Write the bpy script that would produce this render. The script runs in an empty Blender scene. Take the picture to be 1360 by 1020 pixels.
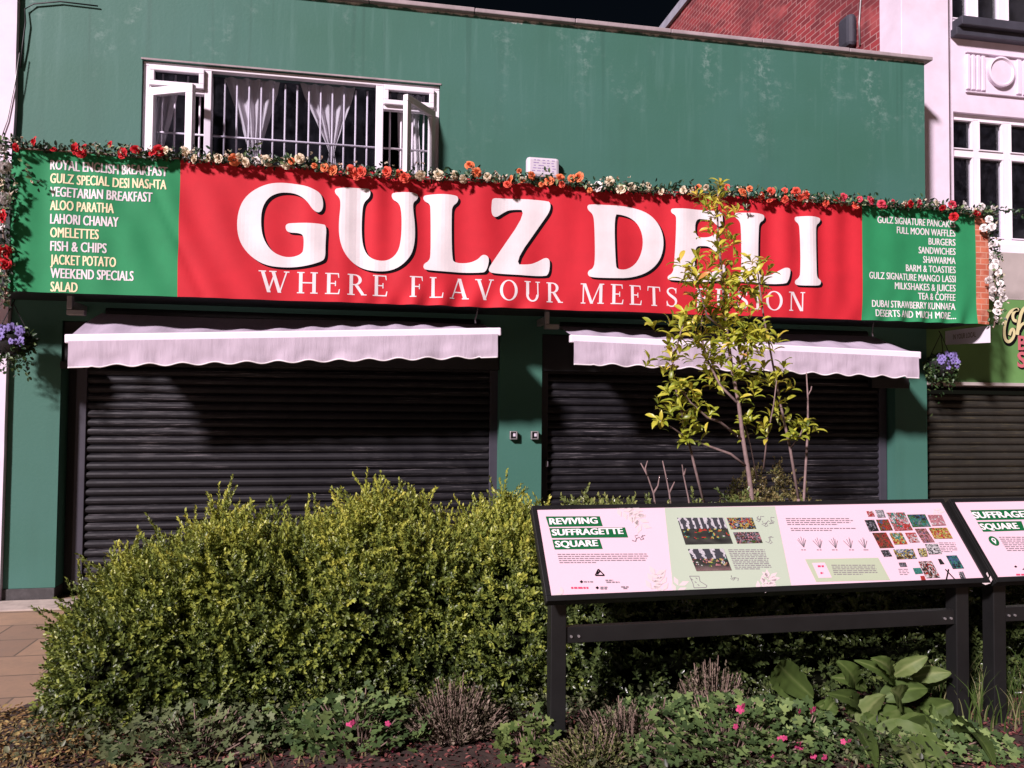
import bpy, bmesh, math, random
import numpy as np
from mathutils import Vector, Matrix, noise
from mathutils.geometry import tessellate_polygon
random.seed(7); RNG = np.random.default_rng(11)
SC = bpy.context.scene; COL = SC.collection
R = math.radians

# ------------------------------------------------------------------ camera
F_PX, CAM_D, CAM_H, YAW, PIT, ROL = 1023.487, 6.972, 1.6, .18822, .03229, .00905
_cp, _sp = math.cos(PIT), math.sin(PIT)
_F = Vector((math.sin(YAW) * _cp, math.cos(YAW) * _cp, _sp))
_R0 = Vector((math.cos(YAW), -math.sin(YAW), 0)); _U0 = _R0.cross(_F)
_R = _R0 * math.cos(ROL) + _U0 * math.sin(ROL); _U = -_R0 * math.sin(ROL) + _U0 * math.cos(ROL)
CAM = Vector((0, -CAM_D, CAM_H))
cam = bpy.data.objects.new('camera', bpy.data.cameras.new('camera')); COL.objects.link(cam)
M4 = Matrix((_R, _U, -_F)).transposed().to_4x4(); M4.translation = CAM
cam.matrix_world = M4
cam.data.sensor_width = 36; cam.data.lens = F_PX / 1360 * 36
cam.data.clip_start = .05; cam.data.clip_end = 500
SC.camera = cam

# ------------------------------------------------------------------ light
SUN_AZ, SUN_EL = R(45), R(30)          # light travels towards +x and +y, downwards
world = bpy.data.worlds.new('World'); SC.world = world; world.use_nodes = True
wt = world.node_tree; bg = wt.nodes['Background']
sky = wt.nodes.new('ShaderNodeTexSky'); sky.sky_type = 'NISHITA'; sky.sun_disc = False
sky.sun_elevation = SUN_EL; sky.sun_rotation = math.pi + SUN_AZ
wt.links.new(sky.outputs[0], bg.inputs[0]); bg.inputs[1].default_value = .001
sd = bpy.data.lights.new('sun', 'SUN'); sd.energy = 5.0; sd.angle = R(5); sd.color = (1, .87, .93)
sun = bpy.data.objects.new('sun', sd); COL.objects.link(sun)
sdir = Vector((math.sin(SUN_AZ) * math.cos(SUN_EL), math.cos(SUN_AZ) * math.cos(SUN_EL), -math.sin(SUN_EL)))
sun.rotation_euler = sdir.to_track_quat('-Z', 'Y').to_euler(); sun.location = (-8, -9, 9)
SC.view_settings.view_transform = 'Standard'; SC.view_settings.look = 'None'
SC.view_settings.gamma = 1; SC.view_settings.exposure = .52
SC.cycles.max_bounces = 6; SC.cycles.diffuse_bounces = 3; SC.cycles.transparent_max_bounces = 8

# ------------------------------------------------------------------ measuring helpers
def ray(x, y): return _F + _R * ((x - 680) / F_PX) + _U * ((510 - y) / F_PX)
def atY(x, y, Y=0.0):
    d = ray(x, y); return CAM + d * ((Y - CAM.y) / d.y)
def atX(x, y, X):
    d = ray(x, y); return CAM + d * (X / d.x)
def atZ(x, y, Z=0.0):
    d = ray(x, y); return CAM + d * ((Z - CAM.z) / d.z)

# ------------------------------------------------------------------ materials
def nd(t, typ, **kw):
    n = t.nodes.new(typ)
    for k, v in kw.items():
        if k in n.inputs.keys() if isinstance(k, str) else False: n.inputs[k].default_value = v
        else: setattr(n, k, v)
    return n
def base(name, rough=.6, spec=.4):
    m = bpy.data.materials.new(name); m.use_nodes = True
    t = m.node_tree; p = t.nodes['Principled BSDF']
    p.inputs['Roughness'].default_value = rough; p.inputs['Specular IOR Level'].default_value = spec
    return m, t, p
def c4(c): return (c[0], c[1], c[2], 1)
def coord(t, kind='Object', scale=(1, 1, 1)):
    tc = t.nodes.new('ShaderNodeTexCoord'); mp = t.nodes.new('ShaderNodeMapping')
    mp.inputs['Scale'].default_value = scale; t.links.new(tc.outputs[kind], mp.inputs[0]); return mp.outputs[0]
def nz(t, vec, scale, detail=4, rough=.55):
    n = t.nodes.new('ShaderNodeTexNoise'); n.inputs['Scale'].default_value = scale
    n.inputs['Detail'].default_value = detail; n.inputs['Roughness'].default_value = rough
    t.links.new(vec, n.inputs[0]); return n.outputs[0]
def ramp(t, fac, stops):
    r = t.nodes.new('ShaderNodeValToRGB'); e = r.color_ramp.elements
    while len(e) < len(stops): e.new(.5)
    for i, (p, c) in enumerate(stops):
        e[i].position = p; e[i].color = c4(c) if isinstance(c, tuple) else (c, c, c, 1)
    t.links.new(fac, r.inputs[0]); return r.outputs[0]
def mix(t, fac, a, b, mode='MIX'):
    m = t.nodes.new('ShaderNodeMix'); m.data_type = 'RGBA'; m.blend_type = mode
    for s, v in ((m.inputs[0], fac), (m.inputs[6], a), (m.inputs[7], b)):
        if hasattr(v, 'is_output'): t.links.new(v, s)
        elif isinstance(v, (int, float)): s.default_value = v
        else: s.default_value = c4(v)
    return m.outputs[2]
def bump(t, p, h, strength=.3, dist=.01):
    b = t.nodes.new('ShaderNodeBump'); b.inputs['Strength'].default_value = strength; b.inputs['Distance'].default_value = dist
    t.links.new(h, b.inputs['Height']); t.links.new(b.outputs[0], p.inputs['Normal'])
def plain(name, col, rough=.6, var=.18, vs=5, bs=0, bst=.25, spec=.4, metal=0):
    m, t, p = base(name, rough, spec); v = coord(t)
    a = tuple(min(1, c * (1 - var)) for c in col); b = tuple(min(1, c * (1 + var * .6)) for c in col)
    t.links.new(ramp(t, nz(t, v, vs, 6, .6), [(.3, a), (.7, b)]), p.inputs['Base Color'])
    p.inputs['Metallic'].default_value = metal
    if bs: bump(t, p, nz(t, v, bs, 5), bst, .006)
    return m

def m_wall():
    m, t, p = base('green_render', .62, .35); v = coord(t)
    big = nz(t, coord(t, scale=(.5, 1, .7)), 1.1, 3)
    c = ramp(t, big, [(.3, (.040, .130, .090)), (.7, (.052, .150, .120))])
    sep = t.nodes.new('ShaderNodeSeparateXYZ'); t.links.new(v, sep.inputs[0])
    def mul(a, b):
        s = t.nodes.new('ShaderNodeMath'); s.operation = 'MULTIPLY'; t.links.new(a, s.inputs[0]); t.links.new(b, s.inputs[1]); return s.outputs[0]
    top = t.nodes.new('ShaderNodeMapRange'); top.inputs[1].default_value = 3.6; top.inputs[2].default_value = 5.2; t.links.new(sep.outputs[2], top.inputs[0])
    streak = nz(t, coord(t, scale=(4.5, 1, .35)), 2.2, 5, .6)          # run-off streaks below the coping
    c = mix(t, mul(ramp(t, streak, [(.54, 0.), (.78, .34)]), top.outputs[0]), c, (.15, .28, .25))
    dark = nz(t, coord(t, scale=(1.6, 1, .2)), 2.1, 4)
    c = mix(t, ramp(t, dark, [(.54, 0.), (.82, .45)]), c, (.034, .098, .074))
    scuff = nz(t, coord(t, scale=(2.2, 1, 2.6)), 4.6, 8, .75)
    zone = nz(t, coord(t, scale=(1.5, 1, .75)), 1.5, 3, .6)
    c = mix(t, mul(mul(ramp(t, scuff, [(.50, 0.), (.72, .75)]), ramp(t, zone, [(.53, 0.), (.66, 1.)])), top.outputs[0]), c, (.32, .42, .39))
    crack = nz(t, coord(t, scale=(9, 1, .25)), 1.2, 2, .4)
    c = mix(t, mul(ramp(t, crack, [(.64, 0.), (.70, .35)]), top.outputs[0]), c, (.026, .080, .060))
    ad = t.nodes.new('ShaderNodeMath'); ad.operation = 'MULTIPLY_ADD'; ad.inputs[1].default_value = .16; t.links.new(nz(t, v, 7, 6, .7), ad.inputs[0]); t.links.new(sep.outputs[2], ad.inputs[2])
    c = mix(t, ramp(t, ad.outputs[0], [(.0, 0.), (1., 0.)]) if False else edge_mask(t, ad.outputs[0], 5.305), c, (.55, .55, .52))
    t.links.new(c, p.inputs['Base Color'])
    bump(t, p, nz(t, v, 38, 6, .65), .22, .006); return m
def edge_mask(t, val, thr):
    g = t.nodes.new('ShaderNodeMapRange'); g.inputs[1].default_value = thr; g.inputs[2].default_value = thr + .02
    t.links.new(val, g.inputs[0]); return g.outputs[0]
def m_brick():
    m, t, p = base('red_brick', .85, .2); v = coord(t, 'UV')
    b = t.nodes.new('ShaderNodeTexBrick'); b.inputs['Scale'].default_value = 1
    b.inputs['Brick Width'].default_value = .225; b.inputs['Row Height'].default_value = .075; b.inputs['Mortar Size'].default_value = .006
    b.inputs['Color1'].default_value = c4((.30, .045, .05)); b.inputs['Color2'].default_value = c4((.14, .03, .035)); b.inputs['Mortar'].default_value = c4((.40, .22, .21))
    b.inputs['Bias'].default_value = -.1
    t.links.new(v, b.inputs[0]); o = coord(t)
    c = mix(t, ramp(t, nz(t, o, 1.3, 4), [(.42, 0.), (.62, .55)]), b.outputs[0], (.11, .03, .035))
    c = mix(t, ramp(t, nz(t, o, 2.2, 5), [(.56, 0.), (.68, .6)]), c, (.42, .10, .10))
    t.links.new(c, p.inputs['Base Color']); bump(t, p, b.outputs[1], -.5, .008); return m
def m_paving():
    m, t, p = base('sandstone_paving', .8, .25); v = coord(t, 'UV')
    b = t.nodes.new('ShaderNodeTexBrick'); b.inputs['Scale'].default_value = 1
    b.inputs['Brick Width'].default_value = .62; b.inputs['Row Height'].default_value = .38; b.inputs['Mortar Size'].default_value = .007
    b.inputs['Color1'].default_value = c4((.36, .24, .15)); b.inputs['Color2'].default_value = c4((.25, .17, .115)); b.inputs['Mortar'].default_value = c4((.09, .07, .05))
    t.links.new(v, b.inputs[0])
    c = mix(t, ramp(t, nz(t, v, 5, 7, .7), [(.35, .5), (.65, 0.)]), b.outputs[0], (.20, .15, .11))
    c = mix(t, ramp(t, nz(t, v, 26, 6, .7), [(.55, 0.), (.7, .4)]), c, (.16, .13, .10))
    t.links.new(c, p.inputs['Base Color'])
    h = mix(t, .35, b.outputs[1], nz(t, v, 30, 6)); bump(t, p, b.outputs[1], -.4, .006); return m
def m_shutter(name, c0, c1, scuffcol):
    m, t, p = base(name, .5, .3)
    v = coord(t); c = ramp(t, nz(t, v, 2.2, 5), [(.3, c0), (.7, c1)])
    sc = nz(t, coord(t, scale=(.7, 1, 40)), 3.2, 7, .75); zone = nz(t, coord(t, scale=(.7, 1, 1.2)), 1.6, 3)
    s = t.nodes.new('ShaderNodeMath'); s.operation = 'MULTIPLY'
    t.links.new(ramp(t, sc, [(.56, 0.), (.66, .9)]), s.inputs[0]); t.links.new(ramp(t, zone, [(.42, 0.), (.6, 1.)]), s.inputs[1])
    c = mix(t, s.outputs[0], c, scuffcol); t.links.new(c, p.inputs['Base Color'])
    t.links.new(ramp(t, nz(t, v, 9, 5), [(.3, .45), (.7, .68)]), p.inputs['Roughness']); return m
def m_cloth(name, col, weave=True, rough=.72, trans=0):
    m, t, p = base(name, rough, .25); v = coord(t)
    a = tuple(c * .9 for c in col); b = tuple(min(1, c * 1.06) for c in col)
    c = ramp(t, nz(t, v, 3.5, 5, .6), [(.3, a), (.7, b)])
    if 'awning' in name or 'valance' in name:
        c = mix(t, ramp(t, nz(t, coord(t, scale=(7, 1, .8)), 2.4, 6, .65), [(.48, 0.), (.75, .45)]), c, tuple(k * .62 for k in col))
        bump(t, p, nz(t, coord(t, scale=(6, 1, 1)), 4, 5, .6), .35, .012)
    t.links.new(c, p.inputs['Base Color'])
    if weave:
        w = t.nodes.new('ShaderNodeTexWave'); w.inputs['Scale'].default_value = 55; w.bands_direction = 'Z'; w.inputs['Distortion'].default_value = 1.5
        t.links.new(v, w.inputs[0]); bump(t, p, w.outputs[1], .12, .002)
    if trans:
        tr = t.nodes.new('ShaderNodeBsdfTranslucent'); tr.inputs[0].default_value = c4(col); mx = t.nodes.new('ShaderNodeMixShader'); mx.inputs[0].default_value = trans
        out = t.nodes['Material Output']; t.links.new(p.outputs[0], mx.inputs[1]); t.links.new(tr.outputs[0], mx.inputs[2]); t.links.new(mx.outputs[0], out.inputs[0])
    return m
def m_leaf(name, stops, rough=.38, trans=.28, spec=.5):
    m, t, p = base(name, rough, spec)
    at = t.nodes.new('ShaderNodeAttribute'); at.attribute_name = 'rnd'
    c = ramp(t, at.outputs['Fac'], stops); t.links.new(c, p.inputs['Base Color'])
    tr = t.nodes.new('ShaderNodeBsdfTranslucent'); t.links.new(c, tr.inputs[0])
    mx = t.nodes.new('ShaderNodeMixShader'); mx.inputs[0].default_value = trans
    out = t.nodes['Material Output']; t.links.new(p.outputs[0], mx.inputs[1]); t.links.new(tr.outputs[0], mx.inputs[2]); t.links.new(mx.outputs[0], out.inputs[0])
    return m
def m_vcol(name, rough=.4):
    m, t, p = base(name, rough, .4); at = t.nodes.new('ShaderNodeAttribute'); at.attribute_name = 'col'
    v = coord(t); c = mix(t, ramp(t, nz(t, v, 160, 4, .7), [(.35, 0.), (.7, .5)]), at.outputs['Color'], (.03, .03, .03))
    t.links.new(c, p.inputs['Base Color']); return m
def m_glass():
    m = bpy.data.materials.new('window_glass'); m.use_nodes = True; t = m.node_tree; t.nodes.clear()
    o = t.nodes.new('ShaderNodeOutputMaterial'); g = t.nodes.new('ShaderNodeBsdfGlossy'); tr = t.nodes.new('ShaderNodeBsdfTransparent')
    g.inputs[1].default_value = .03; tr.inputs[0].default_value = (.93, .94, .96, 1)
    d = t.nodes.new('ShaderNodeBsdfDiffuse'); d.inputs[0].default_value = (.2, .2, .26, 1)
    f = t.nodes.new('ShaderNodeLayerWeight'); f.inputs[0].default_value = .5; mx = t.nodes.new('ShaderNodeMixShader')
    pw = t.nodes.new('ShaderNodeMath'); pw.operation = 'POWER'; pw.inputs[1].default_value = 5; t.links.new(f.outputs['Facing'], pw.inputs[0])
    ma = t.nodes.new('ShaderNodeMath'); ma.operation = 'MULTIPLY_ADD'; ma.inputs[1].default_value = .8; ma.inputs[2].default_value = .04; t.links.new(pw.outputs[0], ma.inputs[0]); t.links.new(ma.outputs[0], mx.inputs[0]); t.links.new(tr.outputs[0], mx.inputs[1]); t.links.new(g.outputs[0], mx.inputs[2])
    m2 = t.nodes.new('ShaderNodeMixShader'); t.links.new(ramp(t, nz(t, coord(t), 9, 6, .7), [(.35, .004), (.8, .05)]), m2.inputs[0])
    t.links.new(mx.outputs[0], m2.inputs[1]); t.links.new(d.outputs[0], m2.inputs[2]); t.links.new(m2.outputs[0], o.inputs[0]); return m
M = dict(
    wall=m_wall(), brick=m_brick(), paving=m_paving(), glass=m_glass(),
    white=plain('white_render', (.72, .62, .72), .7, .12, 3, 30, .15), upvc=plain('white_frame', (.80, .74, .80), .35, .05, 4),
    upvc_shaded=plain('white_frame_shaded', (.72, .68, .70), .4, .06, 4), stone=plain('pale_stone', (.45, .38, .33), .8, .25, 7, 25, .4),  # right casement: darker copy of the white frame, shade put into its colour
    coping=plain('coping_stone', (.34, .28, .29), .8, .25, 6, 25, .3), plinth=plain('plinth_brick', (.06, .055, .055), .8, .4, 12, 30, .5),
    black=plain('black_paint', (.012, .012, .013), .5, .3, 8), boardblack=plain('black_board_frame', (.010, .010, .010), .42, .25, 6),
    inside=plain('dark_room', (.02, .018, .018), .9), shutter=m_shutter('black_shutter', (.006, .0055, .0075), (.011, .010, .0125), (.22, .20, .21)),
    shutter2=m_shutter('brown_shutter', (.017, .016, .013), (.027, .025, .020), (.12, .10, .05)), rail=plain('guide_rail_paint', (.045, .042, .055), .5, .15),
    red=m_cloth('red_banner', (.52, .018, .030)), green=m_cloth('green_banner', (.022, .23, .088)), brickprint=None,
    letter=m_cloth('white_print', (.74, .68, .69), False), cream=m_cloth('cream_print', (.80, .72, .46), False), ink=plain('black_print', (.006, .005, .006), 1, .1, spec=.05),
    awning=m_cloth('awning_cloth', (.50, .42, .52), False, .8, .08), valance=m_cloth('valance_cloth', (.54, .45, .53), False, .8, .08), bar=plain('awning_bar', (.82, .74, .82), .35, .05),
    metal=plain('grey_metal', (.35, .33, .33), .4, .2, 9, metal=.6), slate=plain('slate_sill', (.05, .05, .065), .5, .2),
    beige=plain('beige_render', (.40, .35, .33), .8, .15, 3, 25, .15), shopgreen=plain('shop_green', (.12, .26, .08), .5, .12, 2), signcream=plain('sign_cream', (.62, .56, .30), .5, .06), signpink=plain('sign_pink', (.50, .13, .15), .5, .06),
    curtain=m_cloth('net_curtain', (.80, .74, .78), False, .9, .2), bark=plain('bark', (.22, .15, .14), .8, .3, 30), twig=plain('twig', (.22, .15, .12), .8, .3, 30), core=plain('shrub_dark_fill', (.006, .007, .004), 1, .5, 14, spec=0),
    soil=plain('soil', (.045, .028, .022), .95, .5, 18, 40, .9), pinkboard=plain('pink_print', (.70, .50, .57), .38, .03, 2), sage=plain('sage_print', (.41, .48, .37), .38, .03, 2), sagedark=plain('sage_box', (.40, .46, .32), .38, .03, 2),
    boardgreen=plain('green_print', (.008, .11, .035), .4, .05), boardwhite=plain('white_letters', (.80, .74, .76), .4, .02), greyink=plain('grey_ink', (.20, .17, .19), .5, .1), lightink=plain('pale_ink', (.42, .36, .38), .5, .1), pinkink=plain('pink_ink', (.55, .05, .12), .5, .1),
    photo=m_vcol('photo_print'), alarm=plain('alarm_plastic', (.60, .54, .60), .4, .05), lilacink=plain('lilac_ink', (.35, .25, .5), .5, .1),
    string=plain('string', (.6, .45, .30), .8, .1),
)
def m_brickprint():
    m, t, p = base('printed_brick_cloth', .75, .2); v = coord(t, 'UV')
    b = t.nodes.new('ShaderNodeTexBrick'); b.inputs['Scale'].default_value = 1; b.inputs['Brick Width'].default_value = .12; b.inputs['Row Height'].default_value = .055; b.inputs['Mortar Size'].default_value = .004
    b.inputs['Color1'].default_value = c4((.52, .15, .08)); b.inputs['Color2'].default_value = c4((.38, .10, .06)); b.inputs['Mortar'].default_value = c4((.52, .30, .22)); t.links.new(v, b.inputs[0])
    t.links.new(mix(t, ramp(t, nz(t, coord(t), 14, 5), [(.5, 0.), (.7, .6)]), b.outputs[0], (.55, .25, .17)), p.inputs['Base Color']); return m
M['brickprint'] = m_brickprint()

# ------------------------------------------------------------------ mesh helpers
def setp(o, label=None, cat=None, group=None, kind=None):
    for k, v in (('label', label), ('category', cat), ('group', group), ('kind', kind)):
        if v: o[k] = v
    return o
def wloc(o):
    l = Vector((0, 0, 0))
    while o is not None: l = l + o.location; o = o.parent
    return l
def thing(name, loc, label, cat, group=None):
    o = bpy.data.objects.new(name, None); COL.objects.link(o); o.location = loc; o.empty_display_size = .1
    return setp(o, label, cat, group)
def link(name, me, mat, parent=None, loc=None):
    """me holds world coordinates; they are moved to the object's own origin."""
    o = bpy.data.objects.new(name, me)
    if mat is not None:
        me.materials.clear()
        for x in (mat if isinstance(mat, (list, tuple)) else [mat]): me.materials.append(x)
    org = wloc(parent) if parent is not None else Vector((0, 0, 0))
    if loc is not None: org = org * 0 + Vector(loc)
    me.transform(Matrix.Translation(-org)); COL.objects.link(o)
    if parent is not None:
        o.parent = parent; o.location = org - wloc(parent)
    else: o.location = org
    return o
class MB:
    def __init__(s): s.v = []; s.f = []; s.m = []
    def add(s, vs, fs, mi=0):
        n = len(s.v); s.v += [tuple(v) for v in vs]; s.f += [tuple(i + n for i in f) for f in fs]; s.m += [mi] * len(fs); return s
    def box(s, x0, x1, y0, y1, z0, z1, mi=0):
        x0, x1 = min(x0, x1), max(x0, x1); y0, y1 = min(y0, y1), max(y0, y1); z0, z1 = min(z0, z1), max(z0, z1)
        return s.add([(x0, y0, z0), (x1, y0, z0), (x1, y1, z0), (x0, y1, z0), (x0, y0, z1), (x1, y0, z1), (x1, y1, z1), (x0, y1, z1)],
                     [(0, 3, 2, 1), (4, 5, 6, 7), (0, 1, 5, 4), (1, 2, 6, 5), (2, 3, 7, 6), (3, 0, 4, 7)], mi)
    def obox(s, c, ax, ay, az, mi=0):
        c = Vector(c); P = []
        for k in (-1, 1):
            for a, b in ((-1, -1), (1, -1), (1, 1), (-1, 1)): P.append(c + ax * a + ay * b + az * k)
        return s.add(P, [(0, 3, 2, 1), (4, 5, 6, 7), (0, 1, 5, 4), (1, 2, 6, 5), (2, 3, 7, 6), (3, 0, 4, 7)], mi)
    def tube(s, pts, rad, n=7, mi=0):
        pts = [Vector(p) for p in pts]; rad = rad if isinstance(rad, (list, tuple)) else [rad] * len(pts); st = len(s.v); up = Vector((.31, .2, .93))
        for i, p in enumerate(pts):
            d = (pts[min(i + 1, len(pts) - 1)] - pts[max(i - 1, 0)]).normalized(); a = d.cross(up)
            if a.length < .05: a = d.cross(Vector((1, 0, 0)))
            a.normalize(); b = d.cross(a)
            for k in range(n):
                w = 2 * math.pi * k / n; s.v.append(tuple(p + (a * math.cos(w) + b * math.sin(w)) * rad[i]))
        for i in range(len(pts) - 1):
            for k in range(n):
                q = st + i * n; s.f.append((q + k, q + (k + 1) % n, q + n + (k + 1) % n, q + n + k)); s.m.append(mi)
        s.f.append(tuple(range(st, st + n))); s.m.append(mi); e = st + (len(pts) - 1) * n; s.f.append(tuple(reversed(range(e, e + n)))); s.m.append(mi)
        return s
    def mesh(s, name, smooth=False):
        me = bpy.data.meshes.new(name); me.from_pydata(s.v, [], s.f); me.polygons.foreach_set('material_index', s.m)
        if smooth: me.polygons.foreach_set('use_smooth', [True] * len(s.f))
        bm = bmesh.new(); bm.from_mesh(me); bmesh.ops.recalc_face_normals(bm, faces=bm.faces)
        uv = bm.loops.layers.uv.new('UVMap')
        for f in bm.faces:
            n = f.normal; k = max(range(3), key=lambda i: abs(n[i]))
            for l in f.loops:
                c = l.vert.co; l[uv].uv = ((c.y, c.z), (c.x, c.z), (c.x, c.y))[k]
        bm.to_mesh(me); bm.free(); return me
    def build(s, name, mat, parent=None, loc=None, smooth=False, bev=0):
        o = link(name, s.mesh(name, smooth), mat, parent, loc)
        if bev:
            b = o.modifiers.new('bevel', 'BEVEL'); b.width = bev; b.segments = 2; b.limit_method = 'ANGLE'
        return o
def cells(xs, zs, holes, y0, y1):
    """a wall in the XZ plane with rectangular openings, as one closed skin"""
    s = MB(); nx, nz_ = len(xs) - 1, len(zs) - 1
    idx = {}
    def v(i, k, b):
        key = (i, k, b)
        if key not in idx: idx[key] = len(s.v); s.v.append((xs[i], y1 if b else y0, zs[k]))
        return idx[key]
    solid = lambda i, k: 0 <= i < nx and 0 <= k < nz_ and (i, k) not in holes
    for i in range(nx):
        for k in range(nz_):
            if not solid(i, k): continue
            s.f.append((v(i, k, 0), v(i + 1, k, 0), v(i + 1, k + 1, 0), v(i, k + 1, 0))); s.f.append((v(i, k, 1), v(i, k + 1, 1), v(i + 1, k + 1, 1), v(i + 1, k, 1)))
            for di, dk, a, b in ((-1, 0, (i, k), (i, k + 1)), (1, 0, (i + 1, k), (i + 1, k + 1)), (0, -1, (i, k), (i + 1, k)), (0, 1, (i, k + 1), (i + 1, k + 1))):
                if not solid(i + di, k + dk): s.f.append((v(*a, 0), v(*b, 0), v(*b, 1), v(*a, 1)))
    s.m = [0] * len(s.f); return s
def np_mesh(name, V, Fc, rnd=None, smooth=False):
    me = bpy.data.meshes.new(name); V = np.asarray(V, np.float32); Fc = np.asarray(Fc, np.int32)
    k = Fc.shape[1]; me.vertices.add(len(V)); me.vertices.foreach_set('co', V.ravel())
    me.loops.add(Fc.size); me.loops.foreach_set('vertex_index', Fc.ravel()); me.polygons.add(len(Fc))
    me.polygons.foreach_set('loop_start', np.arange(0, Fc.size, k, dtype=np.int32)); me.polygons.foreach_set('loop_total', np.full(len(Fc), k, np.int32))
    if smooth: me.polygons.foreach_set('use_smooth', np.ones(len(Fc), bool))
    if rnd is not None:
        a = me.attributes.new('rnd', 'FLOAT', 'POINT'); a.data.foreach_set('value', np.asarray(rnd, np.float32))
    me.update(); me.validate(); return me
def unit(a): return a / np.maximum(np.linalg.norm(a, axis=-1, keepdims=True), 1e-9)
SMALL = (np.array([(0, 0, 0), (.35, -.42, .10), (.75, -.34, .07), (1, 0, -.08), (.75, .34, .07), (.35, .42, .10), (.5, 0, 0)]), np.array([(0, 6, 1), (1, 6, 2), (2, 6, 3), (3, 6, 4), (4, 6, 5), (5, 6, 0)]))
_lv = [(0, 0, 0)]; _lf = []
for u, w, h in ((.2, .22, .03), (.45, .42, .06), (.7, .40, .04), (.9, .2, -.06)): _lv += [(u, -w, h + .06), (u, 0, h), (u, w, h + .06)]
_lv += [(1, 0, -.14)]
_lf += [(0, 2, 1), (0, 3, 2)]
for i in range(3):
    q = 1 + 3 * i; _lf += [(q, q + 1, q + 4), (q, q + 4, q + 3), (q + 1, q + 2, q + 5), (q + 1, q + 5, q + 4)]
_lf += [(10, 11, 13), (11, 12, 13)]
LONG = (np.array(_lv), np.array(_lf))
_pv = [(.45, 0, -.04)]; 
for i in range(15):   # five toothed lobes round a centre
    a = -2.55 + 5.1 * i / 14; r_ = (.30, .52, .44)[i % 3] if 0 < i < 14 else .34
    _pv.append((.45 + r_ * math.cos(a), r_ * math.sin(a), .05 * (i % 2) - .02))
LOBED = (np.array(_pv), np.array([(0, i, i + 1) for i in range(1, 15)]))
def leaves(tmpl, P, D, N, L, W, rnd):
    T, Fc = tmpl; P, D, N = map(np.asarray, (P, D, N)); D = unit(D); S = unit(np.cross(N, D)); N = np.cross(D, S)
    L = np.asarray(L)[:, None, None]; W = np.asarray(W)[:, None, None]
    V = P[:, None] + D[:, None] * (T[None, :, 0, None] * L) + S[:, None] * (T[None, :, 1, None] * W) + N[:, None] * (T[None, :, 2, None] * L)
    n = len(P); F2 = (Fc[None] + (np.arange(n) * len(T))[:, None, None]).reshape(-1, 3)
    return V.reshape(-1, 3), F2, np.repeat(rnd, len(T))
def leaf_obj(name, tmpl, P, D, N, L, W, rnd, mat, parent=None, loc=None, smooth=False):
    V, Fc, r_ = leaves(tmpl, P, D, N, L, W, np.asarray(rnd)); return link(name, np_mesh(name, V, Fc, r_, smooth), mat, parent, loc)
def ball(n):
    v = RNG.normal(size=(n, 3)); return unit(v)

# ------------------------------------------------------------------ print helpers (lettering on a surface)
def chaikin(p, it=2):
    for _ in range(it):
        q = []
        for i in range(len(p)):
            a, b = p[i], p[(i + 1) % len(p)]
            q += [(a[0] * .75 + b[0] * .25, a[1] * .75 + b[1] * .25), (a[0] * .25 + b[0] * .75, a[1] * .25 + b[1] * .75)]
        p = q
    return p
def fill(loops):
    L = [[Vector((x, y, 0)) for x, y in l] for l in loops]; flat = [v for l in L for v in l]
    return [(v.x, v.y) for v in flat], tessellate_polygon(L)
_TX = {}
def text2d(s, off=.0, shear=0.):
    key = (s, off, shear)
    if key not in _TX:
        cu = bpy.data.curves.new('t', 'FONT'); cu.body = s; cu.size = 1; cu.offset = off; cu.shear = shear; cu.resolution_u = 3; cu.space_character = 1.02
        ob = bpy.data.objects.new('t', cu); me = bpy.data.meshes.new_from_object(ob)
        _TX[key] = ([(v.co.x, v.co.y) for v in me.vertices], [tuple(p.vertices) for p in me.polygons])
        bpy.data.objects.remove(ob); bpy.data.curves.remove(cu); bpy.data.meshes.remove(me)
    return _TX[key]
CAP = max(v[1] for v in text2d('H')[0])
def text_box(s, x0, x1, zb, cap, off=.0, shear=0.):
    """2D text with its left edge at x0, right edge at x1, baseline zb"""
    v, f = text2d(s, off, shear); a = min(p[0] for p in v); b = max(p[0] for p in v); sx = (x1 - x0) / (b - a)
    return [(x0 + (p[0] - a) * sx, zb + p[1] / CAP * cap) for p in v], f
def bold(P_, s, x0, x1, zb, cap, k=.075, off=.0):
    d = cap * k
    for i, dx in enumerate((-d / 2, 0, d / 2)): P_.put(text_box(s, x0 + d / 2 + dx, x1 - d / 2 + dx, zb, cap, off), .00012 * i)
    return P_
class Print:
    """flat 2D shapes (u, w) to be laid on a surface by a mapping function"""
    def __init__(s): s.v = []; s.f = []; s.k = 0; s.lift = []
    def put(s, vf, dl=0.):
        v, f = vf; n = len(s.v); s.v += v; s.lift += [dl] * len(v); s.f += [tuple(i + n for i in t) for t in f]; return s
    def mesh(s, name, fn, lift, cuts=None):
        me = bpy.data.meshes.new(name); me.from_pydata([(u, l, w) for (u, w), l in zip(s.v, s.lift)], [], s.f)
        bm = bmesh.new(); bm.from_mesh(me)
        if cuts:
            us = [v[0] for v in s.v]; ws = [v[1] for v in s.v]
            for ax, lo, hi in ((0, min(us), max(us)), (2, min(ws), max(ws))):
                k = math.ceil(lo / cuts)
                while k * cuts < hi:
                    no = Vector((1, 0, 0)) if ax == 0 else Vector((0, 0, 1)); bmesh.ops.bisect_plane(bm, geom=bm.verts[:] + bm.edges[:] + bm.faces[:], plane_co=no * (k * cuts), plane_no=no, dist=1e-5); k += 1
        for v in bm.verts: v.co = fn(v.co.x, v.co.z, lift + v.co.y)
        bm.to_mesh(me); bm.free(); return me

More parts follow.
